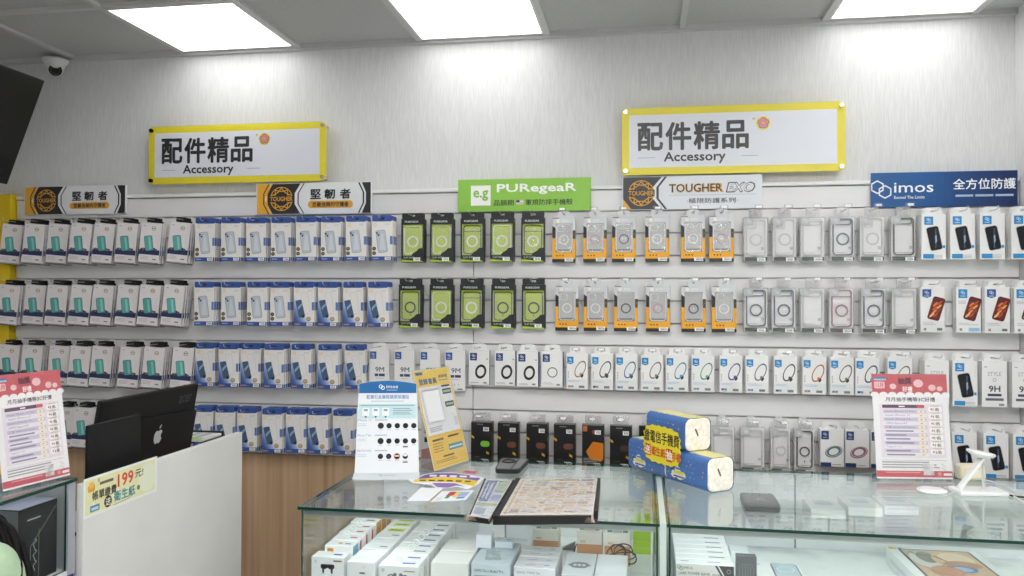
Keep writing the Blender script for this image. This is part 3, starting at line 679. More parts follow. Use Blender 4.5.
for k_, hx, nm in (('teal', '5E7A7C', 'grey green'), ('rose', 'A0607C', 'rose'), ('green', '7CB8A0', 'pale green')):
    kind('t'+k_, mk_ring('thick', hx), .096, .020, 'white box with thick %s ring' % nm, 'thick ring box')
for k_, nm in (('green', 'bright green'), ('brown', 'brown'), ('dim', 'dull brown')):
    kind('k'+k_, mk_black(k_), .095, .022, 'glossy black box with %s oval print' % nm, 'black box')
kind('korange', mk_black('orange'), .095, .022, 'glossy black box with large orange print', 'black box')

# display hooks
hk = thing('display_hook', '', 'hook')
b = MB(); hm = M('CFCFCD', .3, .8)
b.tube([(0, -.002, .004), (0, -.02, 0), (0, -.135, 0), (0, -.146, .004), (0, -.150, .014)], .0018, hm, 6); b.build('prong', hk)
b = MB(); b.box(-.014, .014, -.0165, -.0125, -.022, .018, M('E9E9E8', .35), .001, 1); b.build('back_plate', hk)
hk2 = dup(hk, (0, 0, 0))
b = MB(); b.box(-.018, .018, -.1525, -.151, .006, .020, CLEAR, .0006, 1); b.cyl((-.004, -.1505, .012), (.004, -.1505, .012), .0026, M('B9BABA', .3), 8); b.rect(-.010, .012, .008, .017, -.1535, M('F4F4F4', .4)); b.build('tag_holder', hk2)
HOOKS = [hk, hk2]; hook_used = [False, False]
n_hook = 0
ROWN = {1: 'top row', 2: 'second row', 3: 'third row', 4: 'bottom row'}
def hang_row(row, specs, ymid, group, tilt=None, plate=1, yaw=0.0, drop=0.0):
    """specs: (kind key, photo x of the front pack, packs on the hook)"""
    zp = R1-RP*(row-1)-.014-drop
    depth = lambda kd, n: .026+n*(kd['d']+.0026)
    pos = []
    for key, px, n in specs:
        kd = KIND[key]; yf = -depth(kd, n); pos.append(aty(px, ymid, yf).x)
    for _ in range(30):                                   # neighbours never run into each other
        for i in range(len(pos)-1):
            need = (KIND[specs[i][0]]['w']+KIND[specs[i+1][0]]['w'])/2+.004
            gap = pos[i+1]-pos[i]
            if gap < need: pos[i] -= (need-gap)/2; pos[i+1] += (need-gap)/2
    cnt = {}
    for (key, px, n), x in zip(specs, pos):
        kd = KIND[key]; sh = kd['short']; cnt[sh] = cnt.get(sh, 0)+1; o_ = ORD[cnt[sh]]
        where = '%s hook from left, %s' % (o_, ROWN[row])
        yf = -depth(kd, n)
        for i in range(n):
            y = yf+i*(kd['d']+.0026)
            ry = (tilt if tilt else 0)+(random.uniform(-.012, .012) if tilt else random.uniform(-.006, .006))
            if i == 0: lb = '%s, %s %s from left, %s' % (kd['look'], o_, sh, ROWN[row])
            elif i == 1: lb = '%s directly behind the %s %s from left, %s' % (sh, o_, sh, ROWN[row])
            else: lb = '%s %s back behind the %s %s from left, %s' % (sh, ORD[i+1], o_, sh, ROWN[row])
            dz = 0
            if not kd['used']:
                r = kd['t']; kd['used'] = True; r.location = (x, y, zp+dz); r.rotation_euler = (0, ry, yaw); r['label'] = lb; r['group'] = group
            else:
                r = dup(kd['t'], (x, y, zp+dz), (0, ry, yaw), lb, group, None if i == 0 else ('carton', 'hang_tab', 'clear_shell', 'insert_card', 'hang_flap'))
            r['category'] = 'box' if 'pack' not in sh else 'package'
        p = plate; lb = 'metal display hook carrying the %s %s from left, %s' % (o_, sh, ROWN[row])
        loc = (x, -.0, zp)
        if not hook_used[p]: h = HOOKS[p]; hook_used[p] = True; h.location = loc; h['label'] = lb
        else: h = dup(HOOKS[p], loc, None, lb)
        h['group'] = 'display hooks on the slatwall'
WG = 'white glass boxes at the left of the slatwall'; BG_ = 'blue trimmed boxes on the slatwall'
def rnd(a, b_): return random.randint(a, b_)
TL = .092
DROP = {('white phone boxes', 1): .013, ('white phone boxes', 2): .013, ('white phone boxes', 3): .012, ('white phone boxes', 4): .004, ('white strap boxes', 3): .007, ('clear case packs', 1): .003, ('clear case packs', 2): .004, ('yellow and black packs', 1): .001, ('yellow and black packs', 2): .006, ('small white lettered boxes', 3): .002, ('glossy black boxes', 4): .006, ('white thick ring boxes', 4): .008}
def row_all(row, w_px, b_spec, rest, yw, yb):
    hang_row(row, [('w%d' % rnd(0, 1), p, rnd(3, 4)) for p in w_px], yw, WG, TL, 0, .19, (0, .003, .004, .002, .002)[row])
    hang_row(row, b_spec, yb, BG_, None, 0, .09, (0, .015, .018, .008, .008)[row])
    for specs, ym, g, pl in rest: hang_row(row, specs, ym, g, None, pl, 0, DROP.get((g, row), 0))
row_all(1, [13, 35, 59, 82, 105, 128, 152, 181], [('bc', p, rnd(3, 4)) for p in (205, 231, 256, 281, 306, 331, 356, 382)], [
    ([('g0', 412.5, 2), ('g0', 441.5, 2), ('g1', 472, 2), ('g0', 502, 2), ('g1', 533, 1)], 240, 'lime and black packs', 0),
    ([('y0', 564, 1), ('y2', 595, 1), ('y1', 624, 1), ('y0', 657, 1), ('y0', 693, 1), ('y2', 721.5, 1)], 238, 'yellow and black packs', 1),
    ([('c0', 756, 2), ('c0', 785, 2), ('c3', 813, 2), ('c1', 843, 2), ('c0', 873, 2), ('c4', 904, 2)], 236, 'clear case packs', 1),
    ([('iblack', 934, 3), ('iblack', 962.5, 3), ('iblack', 992.5, 3), ('iblack', 1024, 3)], 234, 'white phone boxes', 0)], 244, 240)
row_all(2, [10, 36, 58, 82, 104, 129, 151, 175], [('bc', 204, 4), ('bc', 231, 3), ('bc', 257, 4), ('bc', 280, 3), ('bg', 304, 4), ('bg', 328, 3), ('bg', 353, 3), ('bg', 378, 4)], [
    ([('g2', 410, 2), ('g0', 441, 2), ('g1', 471.5, 2), ('g2', 503, 2), ('g2', 533.5, 1)], 305, 'lime and black packs', 0),
    ([('y0', 567, 1), ('y0', 595.5, 1), ('y3', 626, 1), ('y2', 658, 1), ('y3', 693.5, 1), ('y0', 724, 1)], 308, 'yellow and black packs', 1),
    ([('c1', 756, 2), ('c1', 784, 2), ('c3', 813, 2), ('c2', 842, 2), ('c1', 874, 2), ('c3', 905, 2)], 308, 'clear case packs', 1),
    ([('ired', 932.5, 2), ('iredsq', 969, 2), ('ired', 997, 3), ('iredsq', 1027, 3)], 306, 'white phone boxes', 0)], 306, 305)
row_all(3, [10, 33, 60, 81, 103, 131, 155, 184], [('bg', p, n) for p, n in ((205, 3), (229, 4), (250, 3), (274, 4), (301, 3), (328, 3), (355, 2))], [
    ([('i9M', 379, 1), ('i9M', 404, 1), ('i9M', 430, 1), ('i9M', 455, 1)], 364, 'small white lettered boxes', 0),
    ([('rd', 479, 1), ('rd', 505, 1), ('rd', 527.5, 2), ('rt', 552, 2)], 368, 'white boxes with navy sides', 0),
    ([('sgold', 577, 2), ('sgrey', 602, 2), ('sblue', 626.5, 2), ('spale', 652, 2), ('ssky', 677, 2), ('smint', 703, 2), ('sviolet', 731, 2), ('spale', 757, 2), ('sgrey', 785.5, 2), ('sorange', 814.5, 2), ('solive', 842, 2), ('snavy', 867.5, 2), ('spale', 900, 2)], 370, 'white strap boxes', 1),
    ([('i9H', 937, 3), ('ilow', 965, 3), ('i9H', 994.5, 3), ('i9H', 1025, 3)], 378, 'white phone boxes', 0)], 365, 370)
row_all(4, [14, 38, 66, 84, 105, 131, 154, 178], [('bg', p, n) for p, n in ((203, 3), (225, 3), (247, 3), (272, 4), (296, 3), (318, 3), (343, 3))], [
    ([('kgreen', 481.5, 2), ('kbrown', 508, 2), ('kbrown', 537, 2), ('kbrown', 564.5, 2), ('korange', 593, 2), ('kdim', 621, 2), ('kdim', 650, 1)], 440, 'glossy black boxes', 1),
    ([('c6', 694, 2), ('c3', 723, 2), ('c3', 753, 2), ('c6', 781, 2), ('c5', 805, 2)], 448, 'clear case packs', 1),
    ([('tteal', 832.5, 2), ('trose', 858, 2), ('tgreen', 882, 2)], 444, 'white thick ring boxes', 0),
    ([('ilow', 933, 3), ('ilow', 964.5, 3), ('ilow', 996, 3), ('ilow', 1026, 3)], 452, 'white phone boxes', 0)], 426, 430)
# ------------------------------------------------------------------ glass showcases in front of the wall
ZT = .969; YB, YFR = -.41, -1.236; ZS = .68
def showcase(x0, x1, label, left_side=True, seam=None, marble=False):
    t = thing('glass_showcase', label, 'showcase', ((x0+x1)/2, (YB+YFR)/2, 0), group=None)
    hw = (x1-x0)/2; hd = (YB-YFR)/2; alu = M('C4CCCB', .3, .6); wh = M('E9EBEC', .35)
    g = MB()
    def pane(b, x0, x1, y0, y1, z0, z1, axis):
        # a pane: two clear faces, dark green ground edges all round
        b.box(x0, x1, y0, y1, z0, z1, GLASS)
        if axis == 'z': skip = (4, 5)
        elif axis == 'y': skip = (0, 2)
        else: skip = (1, 3)
        n = len(b.mi)
        if EDGE not in b.ms: b.ms.append(EDGE)
        ei = b.ms.index(EDGE)
        for k in range(6):
            if k not in skip: b.mi[n-6+k] = ei
    pane(g, -hw, hw, -hd, hd, ZT-.009, ZT, 'z'); g.build('top_glass', t)
    g = MB(); pane(g, -hw+.012, hw-.004, -hd+.010, -hd+.016, .52, ZT-.0095, 'y'); g.build('front_glass', t)
    g = MB(); pane(g, -hw+.006, -hw+.012, -hd+.018, hd-.006, .52, ZT-.0095, 'x'); g.build('side_glass', t)
    g = MB(); pane(g, hw-.010, hw-.004, -hd+.018, hd-.006, .52, ZT-.0095, 'x'); g.build('side_glass', t)
    f = MB(); f.box(-hw+.013, hw-.011, hd-.016, hd-.006, .52, ZT-.0095, wh)
    if seam is not None: f.box(seam-(x0+x1)/2-.003, seam-(x0+x1)/2+.003, hd-.019, hd-.0155, ZS, ZT-.012, M('7C8488', .4))
    f.build('back_panel', t)
    f = MB(); f.box(-hw+.014, hw-.012, -hd+.02, hd-.018, ZS-.012, ZS, MARBLE if marble else M('E4E6E7', .35)); f.build('display_shelf', t)
    f = MB()
    f.box(-hw+.014, hw-.012, -hd+.018, -hd+.032, ZT-.030, ZT-.0098, alu, .001, 1)
    f.build('front_rail', t)
    f = MB(); f.box(-hw+.03, hw-.03, -hd+.0325, -hd+.042, ZT-.026, ZT-.014, M('FFFFFF', .5, 0, 0, 11.0)); o = f.build('added_light_strip', t); o['label'] = 'added fill light strip behind the front rail'  # glowing strip added to brighten the inside of the case
    f = MB(); f.box(-hw+.004, hw-.003, -hd+.006, hd-.004, .085, .519, wh, .002, 1); f.box(-hw+.03, hw-.03, -hd+.05, hd-.03, .0, .084, M('55585A', .5)); f.build('base_cabinet', t)
    return t
XM0, XM1 = .052, .066
showcase(-1.062, XM0, 'glass topped showcase at the left, holding small earbud cartons')
RS = showcase(XM1+.006, 1.50, 'glass topped showcase at the right with marble shelf and tablet box', seam=.575, marble=True)
b = MB(); b.box(XM0+.0006, XM1+.0054, YFR+.004, YB-.004, .0, ZT-.001, M('C6D6D0', .25))
tag(b.build('joint_strip'), 'pale upright strip closing the gap between the two showcases', 'strip')

def carton(name, label, cat, x0, x1, y0, y1, z0, h, m, draw=None, group=None, ring=None, b_=.0015, rz=0):
    cx, cy = (x0+x1)/2, (y0+y1)/2
    t = thing(name, label, cat, (cx, cy, z0), (0, 0, rz), group)
    b = MB(); w_, d_ = (x1-x0)/2, (y1-y0)/2
    b.box(-w_, w_, -d_, d_, 0, h, m, b_, 1)
    if draw: draw(b, w_, d_, h)
    b.build('carton', t)
    if ring is not None:
        r = MB(); r.torus((ring, -d_*.2, h+.0125), (0, 1, .25), .011, .0017, M('F7F9FA', .3), 16, 6); r.build('seal_ring', t)
    return t
def toptext(b, x0, x1, y0, y1, z, m):
    b.add([(x0, y0, z), (x1, y0, z), (x1, y1, z), (x0, y1, z)], [(0, 1, 2, 3)], m)
WC = M('F3F4F5', .4); SG = M('C9CBCC', .4); TXT = M('8A8C92', .5); TB = M('4E62A8', .5)
FN = 'boxes filed inside the left showcase'
def top_px(px, py, z): return atz(px, py, z)
def file_of(px0, px1, py, h, n, dep, name, look, cat, draws, group, rings=(), hs=None, endpy=None, m=WC):
    """a row of upright cartons going back from the front one; px/py: its front top edge in the photo"""
    made = []; z = ZS+.0002+h; a = atz(px0, py, z); c_ = atz(px1, py, z); x0, x1 = max(a.x, -1.044), c_.x; y0 = (a.y+c_.y)/2
    for i in range(n):
        hh = h if not hs else hs[i]
        lb = '%s, %s of its file from the front' % (look if not isinstance(look, list) else look[i], ORD[i+1])
        made.append(carton(name, lb, cat, x0, x1-.001, y0+i*dep, y0+(i+1)*dep-.005, ZS+.0002, hh-.0015*(i % 2), m if not isinstance(m, list) else m[i], draws[i] if isinstance(draws, list) else draws, group, (x1-x0)*.0 if i in rings else None))
    return made
def d_plain(b, w_, d_, h):
    toptext(b, w_*.2, w_*.75, -d_*.2, d_*.15, h+.0004, TXT); b.rect(-w_*.8, w_*.8, h*.1, h*.2, -d_-.0004, SG)
def d_buds(b, w_, d_, h):
    y = -d_-.0005
    b.ring(-w_*.72, h*.86, .004, .0028, y, TXT, 12); g = M('5E6064', .4)
    for s in (-1, 1): b.disc(s*w_*.22, h*.72, w_*.2, y, g, 14, w_*.13); b.disc(s*w_*.26, h*.62, w_*.07, y, g, 8, w_*.18)
    b.rrect(-w_*.42, w_*.42, h*.70, h*.80, .004, y, g); b.rect(w_*.35, w_*.85, h*.88, h*.92, y, M('A98C66', .5)); toptext(b, w_*.2, w_*.7, -d_*.3, d_*.2, h+.0004, TB)
def d_mid(b, w_, d_, h):
    b.rect(-w_*.1, w_*.3, h*.66, h*.7, -d_-.0005, M('4A4A4E', .5)); b.disc(w_*.2, h*.84, .0015, -d_-.0005, TXT, 8)
def d_orange(b, w_, d_, h):
    y = -d_-.0005; b.rrect(-w_*.8, -w_*.36, h*.35, h*.92, .004, y, M('E29A34', .4)); b.rect(w_*.2, w_*.8, h*.6, h*.66, y, M('C99BC0', .4)); b.bars(w_*.0, w_*.75, h*.5, 2, .003, .004, y, TXT)
    b.side(w_+.0004, -d_*.9, d_*.9, h*.02, h*.98, M('8FC4DE', .4)); toptext(b, -w_*.2, w_*.1, -d_*.3, d_*.2, h+.0004, M('D8A860', .5)); toptext(b, w_*.3, w_*.7, -d_*.3, d_*.0, h+.0004, TB)
def d_red(b, w_, d_, h):
    toptext(b, w_*.2, w_*.7, -d_*.3, d_*.2, h+.0004, M('D06A6E', .5)); b.side(w_+.0004, -d_*.6, -d_*.1, h*.6, h*.95, M('D0474E', .5))
def d_tan(b, w_, d_, h): b.side(w_+.0004, -d_*.98, d_*.98, h*.02, h*.99, M('D8A254', .45)); toptext(b, 0, w_*.7, -d_*.3, d_*.2, h+.0004, TXT)
def d_sticky(b, w_, d_, h):
    toptext(b, -w_*.55, w_*.75, -d_*.6, d_*.5, h+.0004, M('D2E84A', .5)); toptext(b, -w_*.35, w_*.5, -d_*.15, d_*.1, h+.0007, M('4E6A2A', .5))
def d_rings(b, w_, d_, h):
    y = -d_-.0005; b.ring(-w_*.75, h*.86, .0045, .003, y, M('55575B', .4), 12)
    for s in (-1, 1): b.ring(s*w_*.35, h*.62, .014, .010, y, M('5E6064', .4), 14); b.disc(s*w_*.15, h*.74, .006, y, M('77797D', .4), 8)
    b.rect(w_*.3, w_*.85, h*.84, h*.87, y, M('A98C66', .5)); toptext(b, w_*.1, w_*.75, -d_*.2, d_*.2, h+.0004, TB if random.random() < .6 else TXT)
    b.side(w_+.0004, -d_*.5, -d_*.2, h*.2, h*.8, SG)
file_of(309, 345.5, 557, .115, 1, .062, 'earbud_box', 'white box printed with grey earbuds', 'box', d_buds, FN)
# second file: taller colourful cartons behind the earbud box
file_of(318, 354, 545.5, .118, 7, .060, 'cosmetic_box', ['white carton with orange patch and blue side', 'white carton with red mark on side', 'white carton with red print on top', 'white carton with red top print', 'white carton with ochre side', 'white carton with ochre side', 'white carton with ochre side'], 'box',
        [d_orange, d_red, d_red, d_red, d_tan, d_tan, d_tan], FN, (1, 2, 3, 4, 5), [.118, .122, .124, .126, .130, .132, .134])
file_of(346, 376, 562, .108, 8, .066, 'white_carton', ['plain white carton in second file']*5+['white carton with lime sticky note on top']*3, 'box', [d_mid, None, d_plain, None, d_plain, d_sticky, d_sticky, d_sticky], FN)
file_of(377, 419, 566, .105, 9, .062, 'earphone_carton', 'white earphone carton in third file', 'box', d_rings, FN, (0, 2, 3, 4, 5, 6, 7, 8))
# larger cartons in the middle
def d_oppo(b, w_, d_, h):
    y = -d_-.0005; b.text('OPPO Enco Buds3 Pro', -w_*.1, h-.022, .0085, y, M('4A5560', .4), w_*1.5, .01); b.rect(-w_*.85, w_*.8, h-.041, h-.037, y, M('93A3AE', .5)); toptext(b, w_*.1, w_*.7, -d_*.1, d_*.1, h+.0004, M('C0CCD4', .5))
LB = M('D3DFE6', .35)
file_of(430, 469, 563, .11, 2, .125, 'tall_white_box', 'tall plain white box, showcase middle', 'box', None, FN, (), [.11, .113], None, M('F1EFEC', .4))
fo = file_of(470.5, 511, 564, .11, 2, .12, 'earbud_box', ['pale blue box with hang slot', 'pale blue box without slot'], 'box', [d_oppo, None], FN, (), None, None, LB)
k = MB(); sg_ = M('8C989B', .4)
k.frame([(-.025, .0), (.025, .0), (.022, .030), (-.022, .030)], [(-.014, .008), (.014, .008), (.012, .016), (-.012, .016)], 0, .0015, sg_)
k.build('hang_tab', fo[0], (-.0, -.02, .1104), (-.35, 0, 0))
zb = ZS+.1108
a = atz(476, 548, zb); carton('charger_box', 'small white upright box standing on the pale blue boxes', 'box', a.x, a.x+.052, a.y, a.y+.05, zb, .045, M('E6EAF2', .35), None, FN)
a = atz(494, 548, zb); carton('charger_box', 'small pale blue box lying beside the upright white one', 'box', a.x+.003, a.x+.062, a.y, a.y+.05, zb, .022, M('D5E2EC', .35), d_plain, FN)
a = atz(456, 542, ZS+.12); carton('flat_white_box', 'flat white box with seal ring at the back, behind the tall boxes', 'box', a.x, a.x+.10, -.575, -.46, ZS+.0002, .128, M('E4E6E8', .4), d_plain, FN, .02)
carton('flat_white_box', 'flat grey white box with seal ring at the back, right of its twin', 'box', a.x+.104, a.x+.20, -.565, -.46, ZS+.0002, .122, M('D5DCE0', .4), d_plain, FN, -.02)
def d_vivo(b, w_, d_, h):
    y = -d_-.0005; toptext(b, -w_*.5, w_*.0, -d_*.1, d_*.1, h+.0004, M('A9B4C8', .5)); b.disc(0, 0, .0001, y, WC, 3)
    vs = [(w_*.55+.010*cos(i*.52), .003*sin(i*.52)+.0, h+.0006) for i in range(12)]; b.add(vs, [tuple(range(12))], M('4A86D8', .4))
    b.text('VIVO TWS 3e', -w_*.3, h-.016, .0075, y, M('8C9096', .4), w_*1.1, .01)
file_of(513, 556, 568, .102, 4, .058, 'earbud_box', 'white box with blue oval on top', 'box', d_vivo, FN, (), None, None, M('E9EAEE', .35))
# grey white lids at the right
def d_badge(b, w_, d_, h):
    g = M('7D8286', .4); z = h+.0004
    pts = [(.030*cos(i*pi/8)*(1.25 if i % 4 == 0 else 1), .030*sin(i*pi/8)*(1.15 if i % 4 == 2 else 1)) for i in range(16)]
    b.add([(p[0], p[1]-d_*.1, z) for p in pts], [tuple(range(16))], g)
    for s in (-.014, 0, .014): b.add([(s+.006*cos(i*pi/4), -d_*.1+.011*sin(i*pi/4), z+.0003) for i in range(8)], [tuple(range(8))], M('DCE0E2', .4))
zz = ZS+.095
a, c_ = atz(561, 575, zz), atz(594, 575, zz); e_ = atz(580, 553, zz)
carton('gift_box', 'grey white lidded box with grey badge on top', 'box', a.x, c_.x-.002, a.y, e_.y, ZS+.0002, .095, M('D4DADF', .35), d_badge, FN)
c2 = atz(627, 575, zz); carton('gift_box', 'plain grey white lidded box beside the badge box', 'box', c_.x+.001, c2.x, a.y, e_.y, ZS+.0002, .095, M('DADFE3', .35), None, FN)
c3 = atz(652, 575, ZS+.05)
carton('gift_box', 'low grey white box under the black cables', 'box', c2.x+.006, c3.x-.004, a.y+.1, e_.y-.02, ZS+.0002, .05, M('D2D8DC', .35), None, FN)
def d_tea(b, w_, d_, h):
    b.rect(-w_, w_, .001, h*.62, -d_-.0005, M('C98F5E', .45)); b.rect(-w_*.98, w_*.98, h*.62, h*.98, -d_-.0005, M('E6E2D8', .45)); b.text('NCC', -w_*.5, h*.7, .008, -d_-.0009, M('B5542E', .5), w_*.4)
    toptext(b, -w_*.8, -w_*.4, -d_*.6, d_*.2, h+.0004, M('4A7A66', .5)); toptext(b, w_*.4, w_*.8, -d_*.6, d_*.2, h+.0004, M('4A7A66', .5)); toptext(b, -w_*.35, w_*.35, -d_*.7, d_*.5, h+.0004, M('A9AAA8', .5)); b.rect(-w_, w_, h*.3, h*.315, -d_-.0009, M('8C5E3A', .5))
for (pa, pb, pt, h, lb) in ((533, 559, 529.5, .10, 'white and tan carton at the back, left of three'), (577, 602, 531, .118, 'white and tan carton at the back, middle of three'), (604.5, 630.5, 533.5, .112, 'white and tan carton at the back, right of three')):
    z = ZS+h; a, c_ = atz(pa, pt, z), atz(pb, pt, z); y_ = min(a.y, -.55)
    carton('tan_carton', lb, 'box', a.x, c_.x, y_, y_+.085, ZS+.0002, h, M('E3DED2', .45), d_tea, FN)
# lime boxes stacked at the right end
a, c_ = atz(631.5, 545, ZS+.06), atz(658, 545, ZS+.06)
for i in range(5):
    carton('lime_box', 'bright lime box, %s from the bottom of the stack beside the post' % ORD[i+1], 'box', a.x+.004, min(c_.x, .036), -.60, -.50, ZS+.0002+i*.0247, .0245, M('B4DC10', .35), None, 'lime boxes stacked in the left showcase')
b = MB(); b.box(.0285, .0365, -1.05, -1.042, ZS, ZT-.012, M('D3DADB', .3, .5), .001, 1)
tag(b.build('shelf_upright'), 'slim silver upright in front of the lime boxes', 'post')
def cable(pts, r, m, label, name='cable'):
    # smooth curve through the points
    P_ = [V(p) for p in pts]; out = []
    for i in range(len(P_)-1):
        p0, p1, p2, p3 = P_[max(i-1, 0)], P_[i], P_[i+1], P_[min(i+2, len(P_)-1)]
        for k in range(6):
            t = k/6; out.append(.5*((2*p1)+(p2-p0)*t+(2*p0-5*p1+4*p2-p3)*t*t+(3*p1-p0-3*p2+p3)*t**3))
    out.append(P_[-1]); b = MB(); b.tube(out, r, m, 6)
    return tag(b.build(name), label, 'cable')
KB = M('141416', .4)
q = lambda px, py, y: tuple(aty(px, py, y))
cable([q(574, 552, -.66), q(577, 544, -.66), q(582, 540.5, -.66), q(586, 545, -.66), q(587, 551, -.66), q(584, 552, -.65), q(585, 545, -.64), q(588, 541, -.64), q(592, 546, -.64), q(593, 552, -.64)], .0018, KB, 'thin black cable looped before the tan cartons')
pts = []
for i in range(34):
    a_ = i*.9; pts.append((-.070+.042*cos(a_)*(1-.01*i)+.02*sin(i*.37), -.865+.02*sin(a_*1.3), ZS+.078+.022*sin(a_)+.012*sin(i*.5)))
cable(pts, .0022, KB, 'tangled black charging cable on the low box')
b = MB(); b.slab([(-.03, 0), (.03, 0), (.03, .03)], 0, .02, M('6E7276', .4)); tag(b.build('desk_wedge', None, tuple(V((aty(567, 545, -.6).x, -.6, ZS+.0005)))), 'small dark grey wedge stand between the tan cartons', 'stand')

# right showcase contents
def d_bank(b, w_, d_, h):
    y = -d_-.0005; k = M('2B2C2E', .4)
    b.rect(-w_, w_, .001, h-.001, y+.0002, M('CFCDCA', .4)); hexlink(b, -w_*.86, h-.013, .0075, y, M('2E7A5E', .4), .002); b.text('OMECA', -w_*.6, h-.013, .008, y, M('44604E', .4), w_*.36)
    b.text('LARK POWER BANK', -w_*.36, h-.030, .009, y, M('4A4A4C', .4), w_*1.1, .015); b.rect(w_*.25, w_*.55, h-.033, h-.029, y, TXT)
    b.poly([(w_*.34, h*.98), (w_*.42, h*.98), (w_*.75, h*.5), (w_*.67, h*.5)], y, k); b.poly([(w_*.48, h*.98), (w_*.99, h*.98), (w_*.99, h*.5), (w_*.8, h*.5)], y, k); b.ring(w_*.82, h*.82, .007, .005, y-.0003, M('8A8C90', .4), 12)
    toptext(b, -w_*.82, -w_*.55, -d_*.1, d_*.1, h+.0004, TB); toptext(b, w_*.1, w_*.55, -d_*.1, d_*.1, h+.0004, TXT)
z = ZS+.105; a, c_ = atz(676, 563, z), atz(733, 563, z)
for i in range(8):
    carton('power_bank_box', 'long white power bank box, %s of the file from the front' % ORD[i+1], 'box', a.x, c_.x, a.y+i*.053, a.y+(i+1)*.053-.002, ZS+.0002, .105, WC, d_bank if i == 0 else d_plain, 'power bank boxes in the right showcase')
a = atz(729, 549, ZS+.06); carton('small_white_box', 'small white box right of the power bank boxes', 'box', max(a.x, c_.x+.004), c_.x+.08, -.74, -.66, ZS+.0002, .07, M('E6EBEE', .4), None)
def d_dark(b, w_, d_, h):
    y = -d_-.0005; g = M('77797B', .4)
    for i in range(4): b.stroke([(-.012+.008*i, h*.5), (-.012+.008*i, h*.8-.004*abs(i-1.5))], .0016, y, g)
    outline_print(b, 0, h*.62, .044, .05, 0, y, g, .0014, .3); b.bars(-w_*.5, w_*.5, h*.3, 2, .002, .004, y, g)
z = ZS+.13; a, c_ = atz(734.5, 554, z), atz(754, 554, z); y_ = a.y
carton('dark_grey_box', 'upright dark grey box with line drawing beside the power banks', 'box', a.x+.004, c_.x+.004, y_-.02, y_+.012, ZS+.0002, .13, M('55575A', .4), d_dark)
# phone box and phone lying on the shelf
p0 = atz(782, 563, ZS+.045); 
t = thing('phone_box', 'white phone box printed with a phone, on the marble shelf', 'box', (p0.x-.025, p0.y-.10, ZS+.0002))
b = MB(); b.box(-.085, .075, -.10, .10, 0, .045, WC, .002, 1); b.T = Matrix.Rotation(-pi/2, 4, 'X'); b.T = Matrix(((1, 0, 0, 0), (0, 0, 1, 0), (0, 1, 0, 0.0), (0, 0, 0, 1)))
b.rrect(-.018, .068, -.088, .092, .016, .0454, M('3A4046', .3)); b.rrect(-.014, .064, -.084, .088, .013, .0457, M('B9CBD6', .25)); b.ring(.025, .03, .028, .026, .046, M('DCE6EC', .3), 20); b.rect(-.07, -.05, .07, .078, .0454, M('D88A90', .5)); b.T = None
b.build('carton', t)
# tablet box with a printed tablet
za = ZS+.06
A = atz(886, 546.5, za); B_ = atz(975, 551, za); C_ = atz(902, 570, za)
t = thing('tablet_box', 'large white tablet box with swirling brown and cream picture on the shelf', 'box', ((A.x+B_.x)/2, -.80, ZS+.0002))
hw = (B_.x-A.x)/2; b = MB(); hd_ = .27; y1 = A.y+.80
b.box(-hw, hw, y1-.36, y1, 0, .06, M('E9EBEB', .35), .002, 1)
b.T = Matrix(((1, 0, 0, 0), (0, 0, 1, 0), (0, 1, 0, 0.0), (0, 0, 0, 1)))
zt = .0604; X0, X1, Y0, Y1 = -hw+.04, hw-.035, y1-.33, y1-.025
b.rrect(X0-.008, X1+.008, Y0-.008, Y1+.008, .012, zt, M('55504A', .3)); b.rrect(X0, X1, Y0, Y1, .006, zt+.0003, M('C9A98A', .3))
cxm = (X0+X1)/2; lay = zt+.0005
for (ox, oy, rx, rz_, hx) in ((-.055, .05, .06, .10, 'A9A49A'), (-.062, .045, .046, .085, 'CFCBC2'), (-.05, .07, .03, .06, '8C8478'), (.035, .05, .072, .095, 'D8B48C'), (.04, .055, .055, .075, 'E6CDAE'), (.04, .0, .06, .04, 'B88A6A'), (.02, -.045, .05, .035, '5C7EA8'), (.02, -.05, .034, .024, '9CB6D4'), (-.03, -.07, .05, .05, 'C08A6E')):
    n_ = 22; pts = [(min(max(cxm+ox+rx*cos(2*pi*i/n_), X0), X1), min(max((Y0+Y1)/2+oy+rz_*sin(2*pi*i/n_), Y0), Y1)) for i in range(n_)]
    b.poly(pts, lay, M(hx, .3)); lay += .0002
b.stroke([(cxm-.09, (Y0+Y1)/2+.12), (cxm-.06, (Y0+Y1)/2+.09), (cxm-.02, (Y0+Y1)/2+.08), (cxm+.0, (Y0+Y1)/2+.03)], .006, lay, M('6E675C', .3))
b.T = None; b.side(-hw-.0004, y1-.3, y1-.05, .02, .035, M('D5D8D9', .4))
toptext(b, -hw+.004, -hw+.03, y1-.03, y1-.006, .0606, M('E0B45A', .4)); toptext(b, -hw+.034, -hw+.05, y1-.028, y1-.008, .0606, M('6A86C8', .4))
b.build('carton', t)
